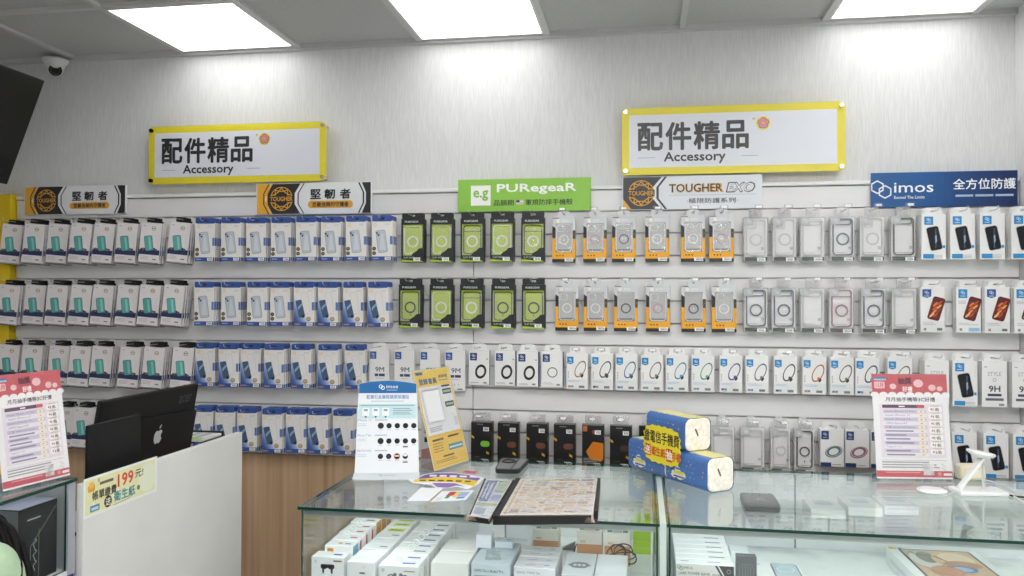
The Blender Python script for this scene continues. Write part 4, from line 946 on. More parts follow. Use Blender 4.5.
# upper glass tier with phone boxes
ZU = .868
rx_, ry_ = RS.location.x, RS.location.y
b = MB(); b.box(.36-rx_, 1.30-rx_, -.88-ry_, -.45-ry_, ZU-.006, ZU, GLASS); sh = b.build('glass_tier', RS)
for x_ in (.45, .80, 1.2):
    b = MB(); b.box(x_-.015-rx_, x_+.015-rx_, -.4495-ry_, -.4255-ry_, ZU-.012, ZU+.006, M('C4CCCB', .3, .6), .001, 1); b.build('shelf_clip', sh)
def d_phone(b, w_, d_, h):
    z = h+.0004; toptext(b, -w_*.5, w_*.55, -d_*.2, d_*.55, z, M('A9BCD0', .35)); toptext(b, -w_*.5, w_*.55, d_*.1, d_*.5, z+.0003, M('C6D4E2', .35)); toptext(b, -w_*.45, w_*.4, d_*.55, d_*.8, z, M('F6F4EA', .35))
for (px, py, lb) in ((827, 508, 'white phone box on the glass tier, left of three'), (864, 506, 'white phone box on the glass tier, middle of three'), (900, 505, 'white phone box on the glass tier, right of three')):
    a = atz(px, py, ZU+.03); carton('phone_box', lb, 'box', a.x-.06, a.x+.055, max(a.y-.03, -.86), max(a.y-.03, -.86)+.16, ZU+.0003, .032, M('EDEFEF', .35), d_phone, 'white phone boxes on the glass tier', None, .002, -.0)
a = atz(760, 508, ZU)
t = thing('charger_pouch', 'dark grey pouch lying on the glass tier, left of the phone boxes', 'pouch', (a.x, max(a.y, -.79), ZU+.0004))
b = MB(); b.box(-.062, .062, -.07, .09, 0, .035, M('4C4E50', .6), .012, 3); b.T = Matrix(((1, 0, 0, 0), (0, 0, 1, 0), (0, 1, 0, 0), (0, 0, 0, 1)))
b.stroke([(-.016, -.03), (0, .0), (.016, -.03)], .004, .0354, M('C9CBCC', .4), True); b.build('pouch_body', t); b = MB(); b.box(-.05, .05, -.0722, -.0695, .014, .02, M('2A2B2D', .5), .001, 1); b.build('zip', t)

# ------------------------------------------------------------------ leaning boards on the counter
def leaner(BL, BR, tp, z):
    """where a leaning board stands: bottom corners on a surface of height z, tp = photo point of its top middle"""
    a, c_ = atz(*BL, z), atz(*BR, z); mid = (a+c_)/2; e = (c_-a); w_ = e.length; e.normalize()
    n = V((-e.y, e.x, 0)); d = ray(*tp)
    A_ = Matrix(((n.x, 0, -d.x), (n.y, 0, -d.y), (n.z, 1, -d.z))); s = A_.inverted() @ (CAM-mid)
    p, q_ = s[0], s[1]
    return mid, atan2(e.y, e.x), w_, hypot(p, q_), atan2(p, q_)
# lens film board
mid, rz, w_, L_, tilt = leaner((354, 478), (419.5, 477.5), (388, 379), ZT)
t = thing('product_stand', 'white lens protector stand with blue arched header at the left', 'stand', (mid.x, mid.y, ZT+.0006), (0, 0, rz))
hw = w_/2; b = MB(); b.T = Matrix.Translation((0, 0, .016)) @ Matrix.Rotation(-tilt, 4, 'X'); H = L_-.012; tw = hw*.885
arch = [(tw-2*tw*i/10, H-.030+.020*sin(pi*(.15+.7*i/10))) for i in range(11)]
b.slab([(-hw*.985, 0), (hw*.985, 0)]+arch, 0, .003, M('E9ECEF', .65)); y = -.0005
hd = [(tw*.995-2*tw*.995*i/10, H-.031+.020*sin(pi*(.15+.7*i/10))) for i in range(11)]
b.poly([(-tw*1.0, H-.056), (tw*1.0, H-.056)]+hd, y, M('1F6AA6', .35))
hexlink(b, -.022, H-.034, .009, y-.0004, M('F2F6FA', .4), .0025); b.text('imos', .016, H-.032, .012, y-.0004, M('F2F6FA', .4), .042, .01); b.rect(-.005, .035, H-.046, H-.044, y-.0004, M('BFD4E6', .4))
b.text('藍寶石金屬框鏡頭保護貼', 0, H*.81-.004, .015, y, M('6E93C4', .4), .155, .01); b.rect(-.06, .06, H*.81-.021, H*.81-.018, y, M('B9C2CC', .5))
b.rrect(-.105, .105, H-.148, H-.095, .004, y, M('C4E0E4', .4)); b.bars(-.098, .098, H-.099, 1, .003, .001, y-.0003, M('7FA6AA', .5))
for i in range(3):
    b.rrect(-.092+.036*i, -.066+.036*i, H-.139, H-.109, .004, y-.0003, M('EDF2F2', .4)); b.poly([(-.084+.036*i, H-.139), (-.074+.036*i, H-.139), (-.079+.036*i, H-.147)], y-.0003, M('3A4A52', .4)); b.rect(-.086+.036*i, -.072+.036*i, H-.121, H-.114, y-.0005, M('8A9A9E', .4))
b.bars(.02, .092, H-.111, 4, .0025, .004, y-.0004, M('84A0A4', .5))
rows = ((H*.495, 5, 'iPhone 17', '111214'), (H*.335, 5, 'iPhone 17 Air', '111214'), (H*.175, 4, 'iPhone 17 Pro / Pro Max', '111214'))
for zr, n_, tx_, c0 in rows:
    b.text(tx_, -.108, zr+.021, .0085, y, M('8E97B4', .45), min(.05, .0062*len(tx_)), 0, 0, 'l'); b.rect(-.045, .0, zr+.019, zr+.023, y, M('B9BEC6', .5)); b.bars(-.108, -.072, zr+.008, 2, .002, .004, y, M('C3CCD8', .5))
    for i in range(n_):
        cx_ = -.024+.030*i; r_ = .0112 if (i == 0 and n_ == 5) else .0098
        b.disc(cx_, zr, r_, y, M('121315', .3), 16); b.rect(cx_-.008, cx_+.008, zr-.0155, zr-.0135, y, M('BEC2C8', .5))
b.disc(.006, H*.175, .0045, y-.0004, M('34305E', .3), 10)
b.ring(.036, H*.175, .0118, .0095, y-.0004, M('E08A5A', .4), 16); b.rect(.028, .044, H*.175-.001, H*.175+.004, y-.0006, M('E6E0DA', .4)); b.disc(.066, H*.175+.004, .008, y-.0004, M('E9ECEF', .3), 12, .0045)
for zr in (H*.335-.021, H*.175-.021): b.rect(.087 if zr > H*.3 else .057, .105 if zr > H*.3 else .075, zr-.002, zr+.002, y, M('222326', .4))
b.build('printed_board', t)
b = MB(); prof = [(-.040, 0), (.02, 0), (.02, .006), (.004, .012), (.001, .018), (-.004, .018), (-.014, .016), (-.030, .008), (-.040, .004)]
n_ = len(prof); vs = [(x_, p[0], p[1]) for x_ in (-hw, hw) for p in prof]
b.add(vs, [(i, (i+1) % n_, n_+(i+1) % n_, n_+i) for i in range(n_)]+[tuple(range(n_)), tuple(range(n_, 2*n_))], M('D3D8DB', .3))
b.T = Matrix.Translation((0, -.022, .0130)) @ Matrix.Rotation(-1.05, 4, 'X'); hexlink(b, -.02, 0, .006, -.0012, M('A9AFB4', .4), .0018); b.text('imos', .012, 0, .009, -.0012, M('A9AFB4', .4), .04, .01)
b.build('foot', t)

def sheet_holder(BL, BR, tp, z, label, draw, board, pad=.0015, foot=True):
    mid, rz, w_, L_, tilt = leaner(BL, BR, tp, z)
    t = thing('sign_holder', label, 'sign', (mid.x, mid.y, z+.0006), (0, 0, rz)); hw = w_/2
    Tm = Matrix.Translation((0, .0, .004)) @ Matrix.Rotation(-tilt, 4, 'X')
    b = MB(); b.T = Tm; b.box(-hw, hw, -.0030, -.0012, 0, L_, ACRYL); b.box(-hw, hw, .0012, .003, 0, L_, ACRYL)
    if foot:
        d = sin(tilt)*L_+.02; b.T = None; b.box(-hw, hw, -.004, max(d, .05), 0, .003, ACRYL); b.T = Matrix.Translation((0, max(d, .05)-.003, .003)) @ Matrix.Rotation(.0, 4, 'X'); b.box(-hw, hw, 0, .003, 0, .02, ACRYL)
    b.build('acrylic_holder', t)
    b = MB(); b.T = Tm; b.box(-hw+pad, hw-pad, -.0004, .0004, pad, L_-pad, board); draw(b, hw-pad, pad, L_-pad, -.0007); b.build('printed_sheet', t)
    return t
def draw_prize(b, w_, z0, z1, y):
    H = z1-z0; red = M('C8525A', .45); wt = M('F2EEEE', .45); mg = M('4A2838', .45)
    Z = lambda f: z0+H*(1-f); X = lambda f: -w_+2*w_*f
    b.rect(X(0), X(1), Z(.2), Z(0), y, red)
    for i in range(9): b.disc(X(.03+.118*i), Z(.2), w_*.115, y-.0002, wt, 12, w_*.075)
    b.rect(X(.03), X(.19), Z(.062), Z(.03), y-.0003, M('9CC4DE', .45)); b.rect(X(.03), X(.19), Z(.045), Z(.03), y-.0005, M('3F78AE', .45))
    b.rrect(X(.03), X(.17), Z(.14), Z(.075), .004, y-.0003, M('F0C4C4', .45)); b.text('11月', X(.10), Z(.108), H*.045, y-.0005, red, w_*.2, .02)
    b.text('好禮', X(.47), Z(.145), H*.05, y-.0004, M('F6E0E0', .45), w_*.26, .03); b.text('抽獎', X(.44), Z(.065), H*.062, y-.0004, M('5A2A3C', .45), w_*.36, .03)
    for cx_, cz_, r_ in ((.62, .09, .13), (.8, .13, .1), (.9, .14, .08), (.28, .12, .09)): b.disc(X(cx_), Z(cz_), w_*r_, y-.0003, M('EBC0C4', .45), 14, w_*r_*.85)
    b.text('月月抽手機等3C好禮', 0, Z(.245), H*.042, y, M('3A2A34', .45), w_*1.32, .012)
    b.rect(X(.08), X(.93), Z(.8), Z(.29), y-.0001, M('E9DEE6', .45))
    b.rrect(X(.12), X(.68), Z(.328), Z(.297), .003, y-.0003, M('5C3650', .45)); b.rrect(X(.58), X(.68), Z(.328), Z(.297), .003, y-.0005, M('D0565E', .45)); b.rect(X(.34), X(.42), Z(.318), Z(.307), y-.0006, wt)
    names = ['Apple iPhone 17 Pro', 'Apple iPhone 17', 'Apple iPhone 16', 'OPPO Reno14 F', '三星 Watch 8 Classic', '', '', '', '', 'Type-C 1m', '', '']
    for i, nm in enumerate(names):
        f = .345+.0375*i; lo = M('CFC6DA' if i % 2 == 0 else 'EFE9EE', .45); b.rect(X(.13), X(.7), Z(f+.033), Z(f), y-.0003, lo); b.rect(X(.585), X(.68), Z(f+.03), Z(f+.004), y-.0005, M('F0E6D0', .45)); b.rect(X(.62), X(.645), Z(f+.022), Z(f+.012), y-.0007, M('C8A06A', .5))
        if nm: b.text(nm, X(.15), Z(f+.0165), H*.02, y-.0006, M('7A7690', .5), min(w_*.78, w_*.045*len(nm)), 0, 0, 'l')
        else: b.rect(X(.15), X(.15+.27+.1*((i*7) % 3)/2), Z(f+.0235), Z(f+.0095), y-.0006, M('8C879E', .5))
    for i in range(7):
        f = .31+.068*i; b.rrect(X(.73), X(.91), Z(f+.052), Z(f), .006, y-.0004, M('F8F4F4', .45)); b.text('2名' if i == 6 else '1名', X(.83), Z(f+.03), H*.03, y-.0006, M('4A3A44', .45), w_*.16, .02); b.rect(X(.76), X(.78), Z(f+.036), Z(f+.02), y-.0006, red); b.rect(X(.76), X(.88), Z(f+.003), Z(f-.008), y-.0006, M('CDBF9A', .5))
    b.rect(X(.08), X(.93), Z(.828), Z(.825), y, M('A9A2A8', .5)); b.bars(X(.08), X(.86), Z(.838), 3, H*.012, H*.012, y, M('A8A2A8', .5), .25)
    b.rect(X(0), X(1), Z(.985), Z(.925), y, red); b.rect(X(.12), X(.58), Z(.945), Z(.935), y-.0003, M('E2A0A4', .5)); b.rect(X(.62), X(.76), Z(.965), Z(.86), y-.0005, M('F4F2F2', .5))
    b.rect(X(.88), X(.99), Z(.967), Z(.945), y-.0003, wt); b.disc(X(.83), Z(.952), w_*.06, y-.0003, M('E08A90', .5), 10)
    for i in range(7): b.disc(X(.87+.02*(i % 3)), Z(.86+.012*i), w_*.014, y-.0004, M(random.choice(['C8525A', '6A86B8', '7CA88A']), .5), 6)
PW = M('F1EFEF', .45)
sheet_holder((876.5, 480), (953.5, 481), (908.5, 375), ZT, 'acrylic stand with red and white prize sheet, right on the glass counter', draw_prize, PW)
def draw_member(b, w_, z0, z1, y):
    H = z1-z0; ye = M('EFD062', .45); Z = lambda f: z0+H*(1-f); X = lambda f: -w_+2*w_*f; bl = M('3A6FA0', .45)
    b.rect(X(.01), X(.99), Z(.995), Z(.005), y, ye); b.rect(X(.05), X(.24), Z(.05), Z(.02), y-.0003, bl)
    b.text('登錄會員', X(.34), Z(.12), H*.062, y-.0003, bl, w_*.98, .02); b.text('安裝禮', X(.78), Z(.085), H*.034, y-.0003, M('5E7C94', .45), w_*.5, .01); b.rect(X(.64), X(.92), Z(.13), Z(.12), y-.0003, M('9CA88A', .45))
    b.rect(X(.05), X(.95), Z(.66), Z(.175), y-.0003, M('ECEDEF', .45)); b.rect(X(.1), X(.6), Z(.55), Z(.2), y-.0005, M('DADDE2', .45)); b.rect(X(.13), X(.57), Z(.53), Z(.22), y-.0007, M('F4F5F6', .45))
    b.rect(X(.68), X(.92), Z(.2), Z(.18), y-.0005, M('5A4634', .5))
    for f in (.22, .355): b.rect(X(.68), X(.93), Z(f+.055), Z(f), y-.0005, M('2F3F3A', .5)); b.rect(X(.7), X(.91), Z(f+.04), Z(f+.015), y-.0007, M('A8B49A', .5))
    b.bars(X(.12), X(.5), Z(.585), 3, H*.008, H*.01, y-.0005, M('9AA0A8', .5)); b.rect(X(.84), X(.93), Z(.61), Z(.52), y-.0005, M('CFD2D6', .5))
    b.rect(X(.05), X(.95), Z(.975), Z(.675), y-.0003, M('F2CC60', .45)); b.stroke([(X(.05), Z(.675)), (X(.95), Z(.675)), (X(.95), Z(.975)), (X(.05), Z(.975))], .0012, y-.0004, M('C99A4A', .45), True)
    ik = M('6E5A2C', .5); b.rect(X(.12), X(.42), Z(.725), Z(.705), y-.0005, ik); b.rect(X(.55), X(.86), Z(.715), Z(.697), y-.0005, ik); b.bars(X(.1), X(.42), Z(.745), 4, H*.01, H*.016, y-.0005, M('A58840', .5)); b.rect(X(.52), X(.92), Z(.845), Z(.785), y-.0005, M('5A9AA8', .5)); b.rect(X(.54), X(.9), Z(.825), Z(.81), y-.0007, M('CFE4E6', .5)); b.rect(X(.32), X(.62), Z(.895), Z(.88), y-.0005, ik); b.bars(X(.1), X(.75), Z(.915), 2, H*.008, H*.01, y-.0005, M('A58840', .5))
sheet_holder((434, 473.5), (469.6, 462), (430.5, 369.5), ZT, 'tilted acrylic stand with yellow membership sheet beside the lens protector stand', draw_member, M('EBE6D8', .45), .003)
# small price card behind it
a = atz(424, 470, ZT); t = thing('price_card', 'small white card with black squares behind the yellow sheet', 'card', (a.x-.03, -.455, ZT+.0005), (0, 0, .15))
b = MB(); b.T = Matrix.Rotation(-.12, 4, 'X'); b.box(-.035, .035, 0, .001, .001, .15, M('ECEAE8', .45)); b.rect(-.022, .028, .105, .14, -.0005, M('17181A', .4)); b.rect(-.022, .028, .07, .09, -.0005, M('17181A', .4)); b.poly([(-.034, .04), (.034, .055), (.034, .003), (-.034, .003)], -.0005, M('C88A86', .5)); b.build('printed_card', t)

# ------------------------------------------------------------------ papers, folders and phone case lying on the glass
def flat(name, pts, z, th, m, label, cat, draw=None, mt=None):
    P_ = [atz(p[0], p[1], z) for p in pts]; c_ = sum(P_, V())/len(P_)
    b = MB(); b.prism([(p.x-c_.x, p.y-c_.y) for p in P_], 0, th, m, mt)
    if draw: draw(b, [V((p.x-c_.x, p.y-c_.y)) for p in P_], th)
    return tag(b.build(name, None, (c_.x, c_.y, z)), label, cat)
def bil(P4, u, v):            # P4: TL TR BR BL; u to the right, v down
    return (P4[0]*(1-u)+P4[1]*u)*(1-v)+(P4[3]*(1-u)+P4[2]*u)*v
def patch(b, P4, u0, u1, v0, v1, z, m):
    q_ = [bil(P4, u, v) for u, v in ((u0, v0), (u1, v0), (u1, v1), (u0, v1))]; b.add([(p.x, p.y, z) for p in q_], [(0, 1, 2, 3)], m)
def draw_slip(b, P, th):
    P4 = P
    for u0, u1, v0, v1, hx in ((.28, .5, .1, .5, 'C8403A'), (.3, .42, .45, .75, '3E8A5A'), (.52, .62, .1, .7, 'E8D23A'), (.64, .92, .15, .6, '9FB4D8'), (.66, .9, .65, .85, '5A86C8'), (.05, .24, .6, .95, 'D8DCE2')): patch(b, P4, u0, u1, v0, v1, th+.0004, M(hx, .5))
flat('paper_slip', [(421, 487.5), (443, 488.5), (428.5, 501), (407, 501)], ZT+.0004, .0006, M('EEF1F4', .5), 'plain white paper slip on the glass, left of the folders', 'paper')
flat('colour_leaflet', [(442, 491.5), (474, 490.5), (466, 500), (430.5, 502)], ZT+.0004, .0008, M('E6EAF0', .45), 'white leaflet with red, green and yellow patches before the fan flyer', 'leaflet', draw_slip)
fan = [(412.5, 483), (408.5, 480), (415, 478), (424, 474.5), (434, 472.8), (455, 472.8), (470, 475), (484, 478), (479, 484), (467, 489.5), (457, 486.5), (448, 488.5), (436, 488), (431, 485)]
zf = ZT+.0018; FP = [atz(p[0], p[1], zf) for p in fan]; fc = sum(FP, V())/len(FP)
b = MB(); b.prism([(p.x-fc.x, p.y-fc.y) for p in FP], 0, .0007, M('F0EEF2', .45))
def fpx(pts, z, m): b.add([tuple(atz(p[0], p[1], zf)-fc+V((0, 0, z))) for p in pts], [tuple(range(len(pts)))], m)
fpx([(417, 479), (425, 475), (435, 473.4), (455, 473.4), (470, 475.6), (481, 478.6), (477, 481), (455, 477.5), (435, 477.3), (414, 480.5)], .0009, M('6B4FA6', .45))
fpx([(413, 482.5), (415, 479.6), (435, 477.6), (455, 478), (478, 481.3), (474, 486.5), (455, 482.5), (435, 481.8)], .0010, M('EFCB2C', .45))
fpx([(432, 483), (455, 483.5), (465, 486.8), (456, 485.8), (448, 488), (437, 487.4)], .0010, M('8A6CB8', .45))
for i in range(5): x_ = 430+10*i; fpx([(x_, 475+.25*i), (x_+7, 475.2+.3*i), (x_+6.4, 477+.25*i), (x_-.6, 476.8+.2*i)], .0012, M('F2EEF8', .45))
for i in range(6): x_ = 420+9*i; fpx([(x_, 480+.1*i*i*.4), (x_+6, 480+.1*i*i*.42), (x_+5.6, 481.4+.1*i*i*.45), (x_-.4, 481.4+.1*i*i*.42)], .0012, M('3A3320', .45))
tag(b.build('fan_flyer', None, (fc.x, fc.y, zf)), 'fan shaped purple and yellow flyer lying on the glass', 'flyer')
flat('paper_cutout', [(462, 472), (467, 470.3), (474, 471.5), (478, 471), (475, 474), (470, 473.6)], ZT+.0004, .0006, M('C85A74', .5), 'small pinkish red paper cutout near the black phone case', 'paper')

def folder(P, zb, th, label, cover, draw, dogear):
    P_ = [atz(p[0], p[1], zb+th) for p in P]; c_ = sum(P_, V())/4; Q = [V((p.x-c_.x, p.y-c_.y)) for p in P_]
    t = thing('display_folder', label, 'folder', (c_.x, c_.y, zb)); k = M('1C1A1B', .55)
    b = MB(); b.prism([tuple(p) for p in Q], 0, .004, k); b.prism([tuple(bil(Q, u, v)) for u, v in ((0, 0), (.055, 0), (.055, 1), (0, 1))], .0042, th, k)
    b.prism([tuple(bil(Q, u, v)) for u, v in ((.0, .97), (.94, .985), (.94, 1), (0, 1))], .0042, th*.92, k); b.prism([tuple(bil(Q, u, v)) for u, v in ((.965, .0), (1, 0), (1, .9), (.965, .9))], .0042, th*.95, k); b.build('cover', t)
    b = MB(); b.prism([tuple(bil(Q, u, v)) for u, v in ((.057, .01), (.963, .01), (.955, .968), (.057, .96))], .0042, th-.001, M('E2DAD0', .5)); draw(b, Q, th-.0008)
    b.build('pages', t)
    b = MB(); q_ = [bil(Q, u, v) for u, v in ((.06, .012), (.96, .012), (.952, .965), (.06, .957))]; b.add([(p.x, p.y, th+.0006) for p in q_], [(0, 1, 2, 3)], FOIL); b.build('clear_sleeve', t)
    b = MB(); e0 = bil(Q, dogear, .99)
    for i in range(5):
        z_ = .005+.003*i; b.add([(e0.x-.03, e0.y+.004, z_), (e0.x+.012, e0.y+.012-.003*i, z_), (e0.x+.014-.003*i, e0.y-.012, z_+.002), (e0.x-.02+.004*i, e0.y-.010, z_+.001)], [(0, 1, 2, 3)], M('E3D6C6', .5))
    b.build('page_corners', t)
    return t
def draw_cards(b, Q, z):
    random.seed(5); cols = ['C9A070', 'B9BED0', 'DDC8A4', 'C8A884', 'D4B080', 'D8D4D0', 'B08C64', 'CFC4CA', 'A4A8BC', 'D6B890']
    patch(b, Q, .09, .94, .05, .95, z+.0002, M('DDD9D4', .5)); patch(b, Q, .09, .11, .05, .95, z+.0004, M('C9A65E', .5)); patch(b, Q, .2, .5, .05, .1, z+.0004, M('B7C06A', .5)); patch(b, Q, .53, .76, .05, .1, z+.0004, M('A8843C', .5)); patch(b, Q, .78, .92, .04, .1, z+.0004, M('6A6878', .5))
    for r_ in range(6):
        u = .14; v0 = .13+.135*r_
        while u < .9:
            w_ = random.uniform(.05, .16); patch(b, Q, u, min(u+w_, .92), v0, v0+.06, z+.0004, M(random.choice(cols), .5)); patch(b, Q, u, min(u+w_*.8, .92), v0+.075, v0+.088, z+.0004, M('A9A4A8', .5)); patch(b, Q, u, min(u+w_*.95, .92), v0+.095, v0+.118, z+.0004, M('C9AE8A', .5)); u += w_+.012
    patch(b, Q, .13, .22, .86, .93, z+.0006, M('6E7080', .5))
def draw_navy(b, Q, z):
    patch(b, Q, .08, .95, .03, .96, z+.0002, M('D5DBE2', .5)); patch(b, Q, .12, .5, .05, .62, z+.0004, M('3F5E9C', .5)); patch(b, Q, .2, .26, .12, .55, z+.0006, M('C9D6EC', .5)); patch(b, Q, .32, .4, .12, .55, z+.0006, M('C9D6EC', .5)); patch(b, Q, .55, .92, .06, .4, z+.0004, M('A9BCA0', .5)); patch(b, Q, .55, .92, .44, .6, z+.0004, M('8FA2C4', .5)); patch(b, Q, .12, .92, .66, .72, z+.0004, M('B8B87A', .5)); patch(b, Q, .14, .6, .78, .92, z+.0004, M('93A0B8', .5))
folder([(484.5, 478.5), (514, 479), (489.5, 519.5), (468.5, 516.5)], ZT+.0006, .014, 'narrow black folder with blue page lying left of the wider one', None, draw_navy, .2)
folder([(516, 478), (600.5, 477.5), (597.5, 515), (493, 516)], ZT+.0006, .026, 'wide black display folder with pages of small pictures on the glass', None, draw_cards, .93)
# rugged phone case lying on its face
P_ = [atz(p[0], p[1], ZT+.012) for p in ((501, 459), (530, 459.5), (519, 471), (494.5, 470.5))]; c_ = sum(P_, V())/4
t = thing('phone_case', 'black rugged phone case lying on the glass behind the folders', 'phone case', (c_.x, c_.y, ZT+.0006))
Q = [V((p.x-c_.x, p.y-c_.y)) for p in P_]
b = MB()
def rq(f, n=5, r=.14):
    out = []
    for (u, v, a0) in ((1-r, r, -90), (1-r, 1-r, 0), (r, 1-r, 90), (r, r, 180)):
        for i in range(n+1):
            a_ = radians(a0+90*i/n); uu, vv = u+r*cos(a_), v+r*sin(a_); uu, vv = .5+(uu-.5)*f, .5+(vv-.5)*f; out.append(tuple(bil(Q, uu, vv)))
    return out
b.prism(rq(.97), 0, .004, M('1B1B1D', .5)); b.prism(rq(1), .004, .016, M('232325', .5), M('2A2A2C', .5)); b.build('bumper', t)
b = MB(); b.prism(rq(.9), .0161, .0168, M('77777A', .35)); b.build('back_plate', t)
b = MB(); b.T = None; cc = bil(Q, .36, .35); b.torus((cc.x, cc.y, .0185), (0, 0, 1), .026, .0032, M('1A1A1C', .4), 24, 8); b.build('ring_stand', t)
b = MB(); patch(b, Q, .62, .68, .05, .95, .0172, M('222224', .4)); patch(b, Q, .08, .6, .05, .09, .0172, M('222224', .4)); b.build('trim_strip', t)

# ------------------------------------------------------------------ tissue packs in a pyramid
a = atz(628, 467.5, ZT); c_ = atz(708.5, 494, ZT); ax = (c_-a); LT = ax.length; ang = atan2(ax.y, ax.x)
TW, TH, TL_ = .115, .117, LT/2-.002
TISS = noise_mat('tissue_paper', 'E3DBCB', 'F4EEE2', 60, rough=.9, bump=.6)
def tissue(u, z, label):
    """local x runs along the pack, its long printed side faces -y"""
    o = a+ax.normalized()*(u+TL_/2)+V((-sin(ang), cos(ang), 0))*TW/2
    t = thing('tissue_pack', label, 'tissue pack', (o.x, o.y, z), (0, 0, ang), 'tissue packs on the glass counter')
    b = MB(); bl = M('4A74B6', .35); hx = TL_/2-.004
    # wrapped block with rounded long edges: a rounded section pulled along x
    sec = rr_pts(-TW/2, TW/2, .0005, TH, .022, 4); n_ = len(sec)
    vs = [(x_, p[0], p[1]) for x_ in (-hx, hx) for p in sec]
    fs = [(i, (i+1) % n_, n_+(i+1) % n_, n_+i) for i in range(n_)]
    yel = M('E3DE8E', .35)
    for f in fs:
        zm = sum(vs[k][2] for k in f)/4; ym_ = sum(vs[k][1] for k in f)/4
        b.add([vs[k] for k in f], [(0, 1, 2, 3)], yel if (zm > TH*.9 and ym_ > -TW*.2) else bl, True)
    y = -TW/2-.0006; random.seed(int(u*1000)+int(z*100))
    for r_ in range(5):
        for i in range(8): b.rect(-hx+.004+.02*i+.008*(r_ % 2), -hx+.011+.02*i+.008*(r_ % 2), TH-.030-.018*r_, TH-.026-.018*r_, y, M('6A90CA' if (i+r_) % 3 else '8FB0DC', .35))
    for i in range(6): b.disc(random.uniform(-hx*.9, hx*.9), random.uniform(.02, TH*.8), .0035, y, M('E59AB8', .4), 6)
    for cx_, cz_, r_ in ((-hx*.45, .036, .018), (-hx*.3, .032, .02), (-hx*.6, .032, .016), (-hx*.15, .034, .016), (-hx*.4, .05, .016)): b.disc(cx_, cz_, r_, y-.0002, M('F1EFDE', .4), 14, r_*.8)
    b.text('2', -hx*.72, .042, .018, y-.0004, M('2A2A50', .4), .008, .02); b.rect(-hx*.58, -hx*.1, .036, .046, y-.0004, M('E5DC5A', .4)); b.rect(-hx*.6, -hx*.05, .024, .029, y-.0004, M('4E4E9C', .4)); b.rect(-hx*.5, -hx*.15, .051, .057, y-.0004, M('4A78C0', .4))
    for i in range(4): b.add([(-hx+.01+.035*i, -TW*.4, TH+.0005), (-hx+.03+.035*i, -TW*.4, TH+.0005), (-hx+.03+.035*i, -TW*.28, TH+.0005), (-hx+.01+.035*i, -TW*.28, TH+.0005)], [(0, 1, 2, 3)], M('A9BEDC', .4))
    b.build('printed_wrap', t)
    s2 = rr_pts(-TW/2+.002, TW/2-.002, .002, TH-.002, .024, 4); cw = TISS
    for sx in (-1, 1):
        b = MB(); ring0 = [(sx*(hx-.001), p[0], p[1]) for p in s2]; ring1 = [(sx*(hx+.0035), p[0]*.93, TH/2+(p[1]-TH/2)*.93) for p in s2]; n2 = len(s2)
        b.add(ring0+ring1, [(i, (i+1) % n2, n2+(i+1) % n2, n2+i) for i in range(n2)], cw, True); b.add(ring1, [tuple(range(n2))], cw); b.build('paper_end', t)
    b = MB(); b.T = Matrix.Rotation(.45, 4, 'X'); b.box(hx+.0036, hx+.0042, .018, .024, .05, .078, M('4A4648', .5)); b.build('pull_tab', t)
    return t
tissue(0, ZT+.0004, 'blue tissue pack at the far lower left of the pyramid')
tissue(LT/2, ZT+.0004, 'blue tissue pack with cream end, lower right of the pyramid')
tissue(LT*.25, ZT+.0008+TH, 'blue tissue pack on top of the two others')
# burst sign fixed in front of the packs
o = a+ax.normalized()*(LT*.47)-V((-sin(ang), cos(ang), 0))*.006
t = thing('burst_sign', 'yellow burst shaped card with black and red lettering before tissue packs', 'sign', (o.x, o.y, ZT+.0006), (0, 0, ang))
b = MB(); sw, sz_ = .112, .070; cz_ = .122; n_ = 40; pts = []
for i in range(n_):
    a_ = 2*pi*i/n_; k_ = 1.0 if i % 2 else .93; cs, sn = cos(a_), sin(a_); s_ = (abs(cs)**4+abs(sn)**4)**-.25
    pts.append((sw*cs*s_*k_, cz_+sz_*sn*s_*k_))
b.slab(pts, -.0012, 0, M('F2DF2E', .4)); y = -.0018
b.text('繳電信手機費', 0, cz_+.026, .044, y, M('2A2430', .4), .205, .009); rd_ = M('DA4A34', .4)
b.rrect(-.100, -.064, cz_-.048, cz_-.006, .004, y, rd_); b.text('送', -.082, cz_-.027, .031, y-.0004, M('FFF6E6', .4), .03, .03)
b.text('衛生紙', -.018, cz_-.027, .032, y, M('E0702E', .4), .082, .03); b.rrect(.028, .064, cz_-.052, cz_-.006, .004, y, rd_); b.text('抽', .046, cz_-.028, .034, y-.0004, M('FFF6E6', .4), .031, .03); b.text('手機', .087, cz_-.029, .032, y, M('E0702E', .4), .044, .03)
b.build('burst_card', t)
b = MB(); b.box(-.006, .006, .0004, .0035, 0, .1, ACRYL); b.build('support_strip', t)

